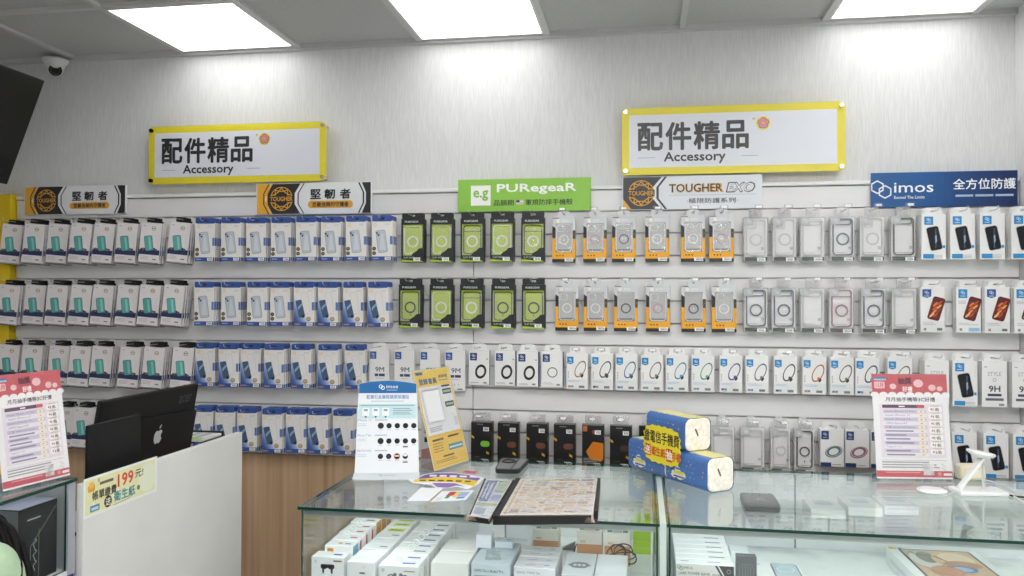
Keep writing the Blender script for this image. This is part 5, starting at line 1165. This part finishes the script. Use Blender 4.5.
# ------------------------------------------------------------------ phone stand, charging disc and cables at the right
p = atz(979, 493, ZT)
t = thing('phone_stand', 'white folding phone stand with round head at the right end', 'stand', (p.x, p.y, ZT+.0006), (0, 0, .1)); wm2 = M('ECECEA', .35)
b = MB(); b.box(-.085, .075, -.05, .04, 0, .014, wm2, .005, 2); b.build('base', t)
k1 = aty(958, 486, p.y)-V((p.x, p.y, ZT)); k2 = aty(982, 456.5, p.y)-V((p.x, p.y, ZT))
b = MB(); dirv = V((k2.x-k1.x, 0, k2.z-k1.z)); ln = dirv.length; an = atan2(dirv.z, dirv.x)
b.T = Matrix.Translation((k1.x, 0, .012)) @ Matrix.Rotation(-an, 4, 'Y'); b.box(0, ln+.012, -.013, .013, -.005, .005, wm2, .003, 2); b.build('arm', t)
b = MB(); b.T = Matrix.Translation((k2.x-.004, 0, k2.z+.006)) @ Matrix.Rotation(.18, 4, 'Y'); b.lathe((0, 0, 0), [(0, -.010), (.022, -.010), (.043, .002), (.045, .006), (.043, .010), (0, .010)], wm2, 28); b.rect(.01, .02, -.004, 0, -.044, M('8A8A8A', .4)); b.build('round_head', t)
b = MB(); b.cyl((k2.x+.004, .0, .014), (k2.x+.002, .0, k2.z-.004), .004, M('C9C9C7', .3), 10); b.build('strut', t)
p2 = atz(977, 483, ZT)
t = thing('cream_charger', 'small cream coloured gadget box behind the white stand', 'charger', (p2.x, p2.y+.06, ZT+.0006), (0, 0, .15))
b = MB(); b.box(-.045, .045, -.03, .03, 0, .055, M('EADFC4', .4), .012, 3); b.build('body', t); b = MB(); b.box(-.03, .03, -.0312, -.0304, .012, .04, M('F2EBD8', .4), .0003, 1); b.build('front_plate', t)
pd = atz(932, 491.5, ZT)
t = thing('charging_disc', 'flat round white charging disc before the prize sheet', 'charger', (pd.x, pd.y, ZT+.0006))
b = MB(); b.lathe((0, 0, 0), [(0, 0), (.044, 0), (.047, .002), (.047, .006), (.044, .008), (0, .008)], M('F0F1F1', .3), 36); b.build('pad', t)
b = MB(); b.torus((0, 0, .0082), (0, 0, 1), .040, .0012, M('D5D8D9', .3), 32, 6); b.build('rim', t)
zc_ = ZT+.004
def gp(px, py, z=zc_): return tuple(atz(px, py, z))
WCB = M('DDDDDB', .35)
def to_right(pts, r, m, lb):
    cable(pts, r, m, lb)
cable([gp(984, 480), gp(994, 482), gp(1006, 487), gp(1018, 493), gp(1028, 498)], .003, WCB, 'upper white cable running off to the right')
cable([gp(986, 485), gp(998, 489), gp(1010, 494), gp(1020, 500), gp(1030, 506)], .003, WCB, 'lower white cable running off to the right')
cable([gp(997, 494), gp(1006, 494.5), gp(1016, 496.5), gp(1028, 497.5)], .0035, KB, 'black cable leaving the white phone stand')
cable([tuple(V(gp(957, 490))), tuple(V(gp(950, 494))), tuple(V(gp(944, 495.5))), tuple(V(gp(939, 494, ZT+.006)))], .0018, WCB, 'thin white cable of the charging disc')
# ------------------------------------------------------------------ screen high on the left wall
vv = V((.37, 0, .929)).normalized(); nn_ = V((.929, 0, -.37)).normalized()
TV_H, TV_L = .50, .86
fc_ = V((-2.655, -.40, 2.596)); ctr = fc_-vv*TV_H/2+V((0, -1, 0))*TV_L/2
t = thing('television', 'black flat screen tilted down from the left wall near the ceiling', 'television'); 
t.matrix_world = Matrix(((0, vv.x, -nn_.x, 0), (0, 0, 0, 0), (0, 0, 0, 0), (0, 0, 0, 1))) if False else Matrix(((0, -nn_.x, vv.x, ctr.x), (1, 0, 0, ctr.y), (0, -nn_.z, vv.z, ctr.z), (0, 0, 0, 1)))
b = MB(); b.box(-TV_L/2, TV_L/2, 0, .035, -TV_H/2, TV_H/2, M('0E0E10', .35), .004, 2); b.box(-.25, .25, .0352, .065, -.15, .12, M('161618', .5), .012, 2); b.build('rear_shell', t)
b = MB(); b.rect(-TV_L/2+.010, TV_L/2-.010, -TV_H/2+.014, TV_H/2-.010, -.0006, M('050506', .28)); b.build('screen', t)
b = MB(); b.rect(TV_L/2-.16, TV_L/2-.10, -TV_H/2+.16, -TV_H/2+.165, -.0009, M('5A5A5C', .4)) if False else b.rect(-.03, .03, -TV_H/2+.004, -TV_H/2+.009, -.0006, M('55565A', .4)); b.build('brand_plate', t)
Ti = t.matrix_world.inverted(); bp = MB(); pl = Ti @ V((XL+.0005, ctr.y, ctr.z)); bp.T = Ti @ Matrix.Translation((XL+.0004, ctr.y, ctr.z))
bk = ctr-nn_*.066-V((XL, ctr.y, ctr.z))
bp.box(0, .014, -.10, .10, -.12, .12, M('1A1A1C', .4, .4), .003, 1); bp.tube([(.0145, 0, 0), (bk.x*.5, .06, bk.z*.5), (bk.x-.004, 0, bk.z)], .018, M('1A1A1C', .4, .4), 10); bp.build('wall_bracket', t)
# ------------------------------------------------------------------ dome camera on the ceiling
dc = atz(55.5, 57, ZC); t = thing('security_camera', 'small white dome camera on the ceiling above the left end', 'security camera', (dc.x, dc.y, ZC-.0125))
wc = M('E4E4E2', .35)
b = MB(); b.lathe((0, 0, 0), [(0, 0), (.058, 0), (.060, -.008), (.054, -.018), (.045, -.030), (.042, -.040), (.03, -.05), (0, -.05)], wc, 28); b.build('base', t)
ey = MB(); dv = (CAM-V((dc.x, dc.y, ZC-.07))); dv.normalize(); dv = (dv+V((0, 0, -.35))).normalized(); u_ = dv.orthogonal().normalized(); w__ = dv.cross(u_)
c0 = V((0, 0, -.045)); prof = [(.0, -.038), (.020, -.033), (.035, -.015), (.039, 0), (.036, .015), (.029, .027)]
vs = []; n_ = 24
for r_, h_ in prof:
    for i in range(n_): a_ = 2*pi*i/n_; vs.append(tuple(c0+dv*h_+(u_*cos(a_)+w__*sin(a_))*r_))
fs = [(j*n_+i, j*n_+(i+1) % n_, (j+1)*n_+(i+1) % n_, (j+1)*n_+i) for j in range(len(prof)-1) for i in range(n_)]
ey.add(vs, fs, wc, True); ey.build('eyeball', t)
ey = MB()
def dsk(r_, h_, m, off=(0, 0)): ey.add([tuple(c0+dv*h_+u_*(off[0]+r_*cos(2*pi*i/18))+w__*(off[1]+r_*sin(2*pi*i/18))) for i in range(18)], [tuple(range(18))], m)
dsk(.030, .0272, M('1A1B1D', .2)); dsk(.011, .0278, M('050506', .05)); 
for i in range(10): dsk(.003, .0276, M('6A6468', .3), (.021*cos(i*.628), .021*sin(i*.628)))
ey.build('lens_face', t)

# ------------------------------------------------------------------ cash desk at the left
PX = -1.54; PY0, PY1, PZ = -1.583, -.683, 1.098
t = thing('cash_desk', 'white cash desk with tall plain side panel at the left', 'desk', (-1.85, (PY0+PY1)/2, 0)); ox, oy = -1.85, (PY0+PY1)/2
b = MB(); b.box(PX-.022-ox, PX-ox, PY0-oy, PY1-oy, 0, PZ, DESKW, .001, 1); b.build('side_panel', t)
b = MB(); b.box(-2.20-ox, PX-.0225-ox, PY0-oy, PY1-oy, .75, .78, M('D6D4CE', .4), .001, 1); b.build('worktop', t)
b = MB(); b.box(-2.20-ox, -2.18-ox, PY0-oy, PY1-oy, 0, .7495, DESKW); b.build('leg_panel', t)
# sticker on the side panel; local: x towards the wall (+Y), z up, facing +X
RX = Matrix(((0, -1, 0, 0), (1, 0, 0, 0), (0, 0, 1, 0), (0, 0, 0, 1)))
b = MB(); y = -.0006
b.slab([(-.172, -.056), (.172, -.056), (.172, .056), (-.172, .056)], -.0004, 0, M('E9EEE6', .4)); b.rect(-.164, .160, -.049, .049, y, M('E6E3B4', .45)); b.disc(.12, .0, .045, y-.0001, M('E6EBD0', .4), 20)
ik = M('2E2C28', .45)
b.text('帳單繳費', -.083, .0, .026, y-.0004, ik, .105, .016); b.text('199', .012, .02, .036, y-.0004, M('D8503A', .4), .072, .03); b.text('元!', .078, .022, .024, y-.0004, ik, .04, .014); b.rect(-.105, -.045, .026, .034, y-.0004, M('6E6A58', .45))
b.disc(-.068, -.030, .017, y-.0003, ik, 18); b.text('送', -.068, -.030, .022, y-.0006, M('F2F0D8', .4), None, .012); b.text('衛生紙', .008, -.024, .03, y-.0004, M('4E98A6', .4), .10, .02); b.stroke([(-.045, -.047), (.02, -.044), (.05, -.037)], .0015, y-.0004, M('4E98A6', .4))
b.rrect(-.155, -.125, .014, .034, .006, y-.0003, M('E0A23A', .4)); b.rrect(-.150, -.130, .024, .042, .005, y-.0005, M('EBC05A', .4)); b.disc(.075, -.022, .008, y-.0003, M('6E8A4A', .4), 10); b.rect(-.112, -.106, .036, .046, y-.0003, M('8FA84A', .4))
b.rrect(-.145, -.105, -.044, -.026, .003, y-.0003, M('4E8EB0', .4)); b.rect(-.140, -.110, -.040, -.032, y-.0005, M('BFE0EA', .4)); b.poly([(-.135, -.026), (-.13, -.016), (-.125, -.026)], y-.0003, M('F2F2EC', .4))
o = b.build('promo_sticker', t, (PX+.0003-ox, -1.412-oy, 1.0555)); o.rotation_euler = (0, 0, pi/2); o['label'] = 'pale yellow promotional sticker with red price'
# monitor seen from behind
MXT = -1.75; MY0, MY1 = -1.224, -.64; lean = radians(10); MH = .35; MW = MY1-MY0
t = thing('monitor', 'large black monitor seen from behind with a silver apple sticker', 'monitor', (MXT-.10, (MY0+MY1)/2, .7806), (0, 0, pi/2))
# local: x to the wall, -y towards the shop; the back of the screen faces -y
zt_ = 1.278-.7806; b = MB(); S = Matrix.Translation((0, -.10, zt_)) @ Matrix.Rotation(-lean, 4, 'X') @ Matrix.Translation((0, 0, -MH)); S = Matrix.Translation((0, -.10+0, zt_)) @ Matrix.Rotation(lean, 4, 'X')
b.T = S; w2 = MW/2; pb = M('060607', .55)
b.box(-w2, w2, 0, .018, -MH, 0, pb, .004, 2)
b.slab([(-w2+.004, -MH+.02), (w2-.004, -MH+.02), (w2-.004, -.105), (-w2+.004, -.075)], -.012, -.0002, M('050506', .55)); b.build('rear_shell', t)
b = MB(); b.T = S; y = -.0010; gy = M('3E3F42', .35); b.text('acer', w2-.085, -.050, .030, y, gy, .085, .012, .12); b.build('raised_lettering', t)
b = MB(); b.T = S; sv = M('C9CCCE', .3); y = -.0128; ax_, az_ = .045, -.17
apple = [(0, .0165), (.006, .0195), (.0125, .0195), (.018, .016), (.0205, .0115), (.016, .007), (.0145, .001), (.0165, -.005), (.0215, -.0085), (.0185, -.0155), (.013, -.0225), (.0085, -.0245), (.003, -.0225), (-.003, -.0225), (-.0085, -.0245), (-.014, -.0215), (-.0195, -.0125), (-.022, -.002), (-.020, .010), (-.014, .0175), (-.007, .0195)]
b.poly([(ax_+p[0]*1.15, az_+p[1]*1.15) for p in apple], y, sv); b.poly([(ax_+p[0]*1.15, az_+p[1]*1.15) for p in ((.001, .024), (.002, .031), (.0065, .0365), (.0115, .038), (.011, .031), (.0065, .0255))], y, sv); o = b.build('apple_sticker', t); o['label'] = 'silver apple shaped sticker'
b = MB(); b.T = S; b.rect(-w2+.008, w2-.008, -MH+.012, -.008, .0186, M('0A0B0D', .08)); b.build('screen', t)
b = MB(); b.box(-.05, .05, .02, .045, .012, .30, M('1A1A1C', .35), .006, 2); b.build('stand_neck', t)
b = MB(); b.box(-.13, .13, -.06, .13, 0, .0115, M('1A1A1C', .35), .005, 2); b.build('stand_foot', t)
t = thing('small_display', 'smaller black display back standing before the large monitor', 'monitor', (-1.655, -1.29, .7806), (0, 0, pi/2))
b = MB(); b.box(-.128, .128, -.006, .008, .13, .452, M('040405', .6), .003, 2); b.build('rear_shell', t); b = MB(); b.box(-.03, .03, .0085, .025, .01, .30, M('101012', .4), .003, 1); b.build('stand_neck', t); b = MB(); b.box(-.08, .08, -.02, .06, 0, .0095, M('101012', .4), .003, 1); b.build('stand_foot', t)
# paper tray on the desk behind the panel
t = thing('document_tray', 'black tiered tray with white papers behind the monitor', 'tray', (-1.87, -.54, .7806))
b = MB(); b.box(-2.01+1.87, -1.735+1.87, -.088, .088, 0, .7795, M('C9C8C4', .45), .002, 1); fc2 = thing('filing_cabinet', 'narrow grey cabinet under the black paper tray behind the desk', 'cabinet', (-1.87, -.54, 0)); b.build('cabinet_body', fc2); b = MB(); b.box(.1352, .140, -.03, .03, .6, .62, M('8A8A8A', .3, .6), .001, 1); b.build('handle', fc2)
b = MB(); kt = M('1B1B1D', .4)
for z_ in (.0, .13, .256):
    b.box(-.125, .125, -.085, .085, z_, z_+.004, kt)
    b.box(-.125, .125, .082, .085, z_+.004, z_+.022, kt)
for x_ in (-.12, .12):
    for y_ in (-.08, .078): b.cyl((x_, y_, .004), (x_, y_, .256), .004, kt, 8)
b.build('tray_frame', t)
b = MB(); b.box(-.118, .118, -.083, .080, .2605, .270, M('E9E9E6', .5)); 
for i in range(5): b.add([(-.11+.042*i, -.06, .2704), (-.082+.042*i, -.06, .2704), (-.082+.042*i, .07, .2704), (-.11+.042*i, .07, .2704)], [(0, 1, 2, 3)], M('BDBFC2', .5))
b.add([(.05, -.08, .2707), (.115, -.08, .2707), (.115, -.045, .2707), (.05, -.045, .2707)], [(0, 1, 2, 3)], M('A6D84A', .5)); o = b.build('paper_sheets', t); o['label'] = 'white papers with a lime note'
# ------------------------------------------------------------------ low showcase at the left front
LX0, LX1, LY0, LY1, LZ, LS = -2.15, -1.552, -2.95, -1.592, 1.118, .868
t = thing('side_showcase', 'glass showcase at the lower left with purple base beside the desk', 'showcase', ((LX0+LX1)/2, (LY0+LY1)/2, 0)); ox, oy = (LX0+LX1)/2, (LY0+LY1)/2
def gbox(b, x0, x1, y0, y1, z0, z1, clear, g_=GLASS):
    b.box(x0-ox, x1-ox, y0-oy, y1-oy, z0, z1, g_); n = len(b.mi)
    if EDGE not in b.ms: b.ms.append(EDGE)
    for k in range(6):
        if k not in clear: b.mi[n-6+k] = b.ms.index(EDGE)
b = MB(); gbox(b, LX0, LX1, LY0, LY1, LZ-.009, LZ, (4, 5)); b.build('top_glass', t)
b = MB(); gbox(b, LX1-.016, LX1-.010, LY0+.02, LY1-.03, LS+.002, LZ-.0095, (1, 3), GLASS_LOW); b.build('front_glass', t)
al = M('B9BCC4', .35, .5)
b = MB(); b.box(LX1-.022-ox, LX1-.004-ox, LY1-.0295-oy, LY1-.002-oy, LS-.012, LZ-.0095, al, .001, 1); b.build('corner_post', t)
b = MB(); b.box(LX0+.01-ox, LX1-.023-ox, LY1-.012-oy, LY1-.004-oy, LS, LZ-.0095, M('C9CBCE', .4)); b.build('end_panel', t)
b = MB(); b.box(LX0+.004-ox, LX1-.006-ox, LY0+.004-oy, LY1-.030-oy, LS-.014, LS, M('DADADC', .4)); b.build('display_shelf', t)
b = MB(); b.box(LX0+.004-ox, LX1-.006-ox, LY0+.004-oy, LY1-.004-oy, .0, LS-.0145, M('3E3A82', .4)); b.T = Matrix.Translation((LX1-.0055-ox, 0, 0)) @ Matrix.Rotation(pi/2, 4, 'Z'); b.rect(-.09+(LY1-oy)-.0, -.06+(LY1-oy), LS-.04, LS-.03, -.0006, M('D8D8E4', .4)); b.build('base_cabinet', t)
bx = -1.585; a1, a2 = atx(19, 511, bx), atx(66, 495, bx); a2.y = min(a2.y, -1.628)
hgt = a2.z-LS-.0004; by0, by1 = a1.y, a2.y
t = thing('laptop_box', 'tall black box with thin grey line pattern inside the lower left showcase', 'box', (bx-.05, (by0+by1)/2, LS+.0004), (0, 0, pi/2)); w2 = (by1-by0)/2
b = MB(); b.box(-w2, w2, -.05, .05, 0, hgt, M('0E0E10', .8), .0015, 1); y = -.0506; g = M('77787C', .4)
b.text('rockstar' if False else '', 0, 0, .001, y, g) if False else b.rect(-w2+.028, -w2+.075, hgt-.035, hgt-.031, y, M('A9A9AC', .4))
b.stroke([(-w2+.04, .004), (-w2+.04, hgt*.48), (w2-.002, hgt-.014)], .0022, y, g); b.stroke([(w2-.068, .004), (w2-.068, hgt*.68)], .002, y, g)
for i in range(3): b.stroke([(-w2+.056, .03+.028*i), (-w2+.050, .044+.028*i), (-w2+.062, .052+.028*i), (-w2+.055, .058+.028*i)], .0022, y, M('A9AAAE', .4))
b.add([(-w2+.002, -.049, hgt+.0004), (w2-.002, -.049, hgt+.0004), (w2-.002, .049, hgt+.0004), (-w2+.002, .049, hgt+.0004)], [(0, 1, 2, 3)], M('B9B8D4', .3)); b.side(-w2-.0005, -.048, .048, .002, hgt-.002, M('55565A', .4)); b.build('carton', t)  # pale top quad: bluish glare painted onto the black box
sheet_holder((2.5, 494), (70.5, 477), (27, 374), LZ, 'acrylic stand with red and white prize sheet at the far left', draw_prize, PW)

# ------------------------------------------------------------------ seated person at the lower left corner
def skin_mesh(chains, mat, extra=(), voxel=.0075, smooth=4):
    """one continuous surface grown over tapered limbs (chains of point, radius) and rounded masses"""
    bm = bmesh.new()
    def ball(c_, s_):
        r_ = bmesh.ops.create_uvsphere(bm, u_segments=20, v_segments=14, radius=1)
        for v in r_['verts']: v.co = V((v.co.x*s_[0], v.co.y*s_[1], v.co.z*s_[2]))+V(c_)
    for ch in chains:
        for p_, r_ in ch: ball(p_, (r_, r_, r_))
        for (p_, r1), (q_, r2) in zip(ch[:-1], ch[1:]):
            d = V(q_)-V(p_)
            if d.length < 1e-4: continue
            k_ = bmesh.ops.create_cone(bm, cap_ends=True, segments=20, radius1=r1, radius2=r2, depth=d.length)
            mt_ = Matrix.Translation((V(p_)+V(q_))/2) @ d.to_track_quat('Z', 'Y').to_matrix().to_4x4()
            bmesh.ops.transform(bm, matrix=mt_, verts=k_['verts'])
    for c_, s_ in extra: ball(c_, s_)
    for v in bm.verts: v.co.z += DZ*min(1, max(0, (v.co.z-.13)/.32))
    m2 = bpy.data.meshes.new('figure'); bm.to_mesh(m2); bm.free()
    o = bpy.data.objects.new('figure', m2); COL.objects.link(o); rm = o.modifiers.new('r', 'REMESH'); rm.mode = 'VOXEL'; rm.voxel_size = voxel; rm.use_smooth_shade = True
    sm = o.modifiers.new('m', 'SMOOTH'); sm.factor = .5; sm.iterations = smooth
    m3 = bpy.data.meshes.new_from_object(o.evaluated_get(bpy.context.evaluated_depsgraph_get())); bpy.data.objects.remove(o); bpy.data.meshes.remove(m2)
    m3.materials.clear(); m3.materials.append(mat)
    for p_ in m3.polygons: p_.use_smooth = True; p_.material_index = 0
    return m3
DZ = 0.0
HX, HY, HZ = -.05, .17, 1.075            # head centre, person looking along +y
ps = CAM+ray(-64, 506)*1.55; rzp = radians(3)
R_ = Matrix.Rotation(rzp, 3, 'Z'); off = R_ @ V((HX, HY, 0))
t = thing('person', 'seated person with long black hair and pale green top, lower left corner', 'person', (ps.x-off.x, ps.y-off.y, 0), (0, 0, rzp)); dz = ps.z-HZ; DZ = dz
SKINM = noise_mat('skin', 'D9AE92', 'E2BCA2', 12, rough=.55); SH = noise_mat('green_cotton', '8AA083', '98AE90', 30, rough=.85); TR = noise_mat('dark_denim', '22262E', '2C313B', 40, rough=.85); HR = noise_mat('black_hair', '070606', '110E0E', 14, (8, 8, .6), .6)
sz0 = .47
L = lambda s: dict(hip=(.085*s, .02, sz0+.085), knee=(.10*s, .43, sz0+.06), ank=(.10*s, .42, .10), toe=(.10*s, .54, .040), sh=(.155*s, .035, .985), el=(.175*s, .12, .745), wr=(.13*s, .32, .675), hand=(.11*s, .385, .665))
def hand(s):
    h = L(s)['hand']; out = []
    for k, (dx, ln) in enumerate(((-.028, .062), (-.010, .072), (.009, .068), (.027, .055))):
        b0 = (h[0]+dx*.8, h[1]+.01, h[2]); out.append([(h, .026), (b0, .0115), ((h[0]+dx, h[1]+.035, h[2]-.002), .0098), ((h[0]+dx*1.05, h[1]+.035+ln*.4, h[2]-.014), .0088), ((h[0]+dx*1.05, h[1]+.035+ln*.65, h[2]-.034), .0078)])
    out.append([(h, .026), ((h[0]-.036*s, h[1]-.008, h[2]-.004), .0115), ((h[0]-.052*s, h[1]+.022, h[2]-.012), .0095), ((h[0]-.054*s, h[1]+.045, h[2]-.02), .0082)])
    return out
body = [[((0, .03, .97), .07), ((-.01, .075, 1.02), .052), ((-.03, .115, 1.03), .052), ((HX, HY, HZ), .06)]]
torso = lambda g: [((0, .0, sz0+.10), (.155+g, .118+g, .10+g)), ((0, .0, sz0+.25), (.125+g, .095+g, .15+g)), ((0, .015, .86), (.150+g, .105+g, .15+g)), ((0, .03, .965), (.125+g, .075+g, .06+g))]
for s in (-1, 1):
    l = L(s); mid_a = ((l['sh'][0]+l['el'][0])/2, .08, .865); mid_f = ((l['el'][0]+l['wr'][0])/2, .22, .708); mid_t = ((l['hip'][0]+l['knee'][0])/2, .23, sz0+.075)
    body += [[(l['hip'], .085), (mid_t, .074), (l['knee'], .055), ((l['ank'][0], .41, .30), .050), (l['ank'], .036), (l['toe'], .026)],
             [((.06*s, .03, .985), .055), (l['sh'], .055), (mid_a, .046), (l['el'], .037), (mid_f, .036), (l['wr'], .026), (l['hand'], .028)]]+hand(s)
hd_ex = [((HX, HY, HZ), (.074, .092, .108)), ((HX, HY+.03, HZ-.06), (.052, .058, .055)), ((HX, HY+.094, HZ-.012), (.011, .016, .022)), ((HX, HY+.086, HZ-.055), (.022, .010, .008))]+[((s*.075+HX, HY-.005, HZ-.012), (.010, .018, .028)) for s in (-1, 1)]
bo = link('body', skin_mesh(body, SKINM, torso(0)+hd_ex, .006, 2), t)
sh_c = [[((0, .03, .985), .085), ((-.006, .06, 1.012), .066)]]; tr_c = []
for s in (-1, 1):
    l = L(s); mid_a = ((l['sh'][0]+l['el'][0])/2, .08, .865); mid_t = ((l['hip'][0]+l['knee'][0])/2, .23, sz0+.075)
    sh_c.append([((.05*s, .03, .985), .072), (l['sh'], .070), (mid_a, .062), ((l['el'][0], .112, .765), .056)])
    tr_c.append([(l['hip'], .100), (mid_t, .090), (l['knee'], .070), ((l['ank'][0], .41, .30), .064), ((l['ank'][0], .42, .13), .054)])
link('shirt', skin_mesh(sh_c, SH, torso(.014), .010, 5), t)
link('trousers', skin_mesh(tr_c, TR, [((0, 0, sz0+.095), (.166, .130, .098))], .010, 4), t)
for s in (-1, 1):
    b = MB(); l = L(s); x_ = l['ank'][0]; b.box(x_-.045, x_+.045, .365, .625, .0, .03, M('E6E6E4', .6), .012, 2); b.box(x_-.042, x_+.042, .37, .61, .025, .085, M('2A2A2E', .6), .022, 3); b.build('shoe', t)
setin(HR.node_tree.nodes['Principled BSDF'], 'Specular IOR Level', .12)
# hair: cap over the skull and long locks
bm = bmesh.new(); bmesh.ops.create_uvsphere(bm, u_segments=28, v_segments=20, radius=1)
for v in list(bm.verts):
    if v.co.y > .45 and v.co.z < .45 or v.co.z < -.72: bm.verts.remove(v)
for v in bm.verts: v.co = V((HX+v.co.x*.090, HY-.008+v.co.y*.108, HZ+.012+v.co.z*.118))
mh = bpy.data.meshes.new('hair'); bm.to_mesh(mh); bm.free()
b = MB(); b.add([tuple(v.co) for v in mh.vertices], [tuple(p.vertices) for p in mh.polygons], HR, True)
random.seed(3)
for i in range(55):
    a_ = pi*(1.0+1.0*i/63)+random.uniform(-.03, .03)       # round the back from ear to ear
    if i >= 46: a_ = 2*pi*.985+random.uniform(-.35, .30)   # thick lock over the right shoulder
    x0_, y0_ = HX+.086*cos(a_), HY-.008+.100*sin(a_); z0_ = HZ-.01
    if i < 46: e = (HX+.098*cos(a_)+random.uniform(-.01, .01), HY-.03+.105*sin(a_)-.015, HZ-.10-random.uniform(0, .05)); mid_ = ((x0_+e[0])/2, (y0_+e[1])/2-.012, (z0_+e[2])/2)
    else: e = (.232+random.uniform(-.008, .010), .02+random.uniform(-.02, .04), HZ-.16-random.uniform(0, .06)); mid_ = (.200+random.uniform(-.008, .010), .09+random.uniform(-.02, .02), HZ+.03)
    pts = [(x0_*(1-q_)**2+2*mid_[0]*q_*(1-q_)+e[0]*q_*q_, y0_*(1-q_)**2+2*mid_[1]*q_*(1-q_)+e[1]*q_*q_, z0_*(1-q_)**2+2*mid_[2]*q_*(1-q_)+e[2]*q_*q_) for q_ in [k/7 for k in range(8)]]
    b.tube(pts, .0085 if i < 46 else .006, HR, 6)
link('hair', b.mesh('hair'), t)
for s in (-1, 1):
    b = MB(); b.lathe((HX+s*.030, HY+.083, HZ+.004), [(0, -.008), (.006, -.006), (.009, 0), (.006, .006), (0, .008)], M('F2F0EE', .2), 12); b.disc(HX+s*.030, HZ+.004, .004, HY+.0925, M('1A1412', .2), 10); b.build('eye', t)
b = MB(); b.disc(HX, HZ-.056, .02, HY+.0985, M('B5655C', .4), 14, .006); b.build('mouth', t)
for ch in t.children:
    if ch.name.split('.')[0] in ('hair', 'eye', 'mouth'): ch.location.z += dz
st = thing('round_stool', 'round grey padded stool under the seated person', 'stool', tuple(V((t.location.x, t.location.y, 0))))
b = MB(); b.lathe((0, 0, sz0+dz-.115), [(0, 0), (.16, 0), (.17, .015), (.17, .045), (.15, .06), (0, .062)], M('5A5C60', .6), 28); b.build('seat', st)
b = MB(); b.cyl((0, 0, .02), (0, 0, sz0+dz-.116), .025, M('C9C9C9', .25, .9), 14); b.build('column', st)
b = MB(); b.lathe((0, 0, 0), [(0, 0), (.2, 0), (.2, .008), (.05, .022), (0, .022)], M('C9C9C9', .25, .9), 28); b.build('base', st)
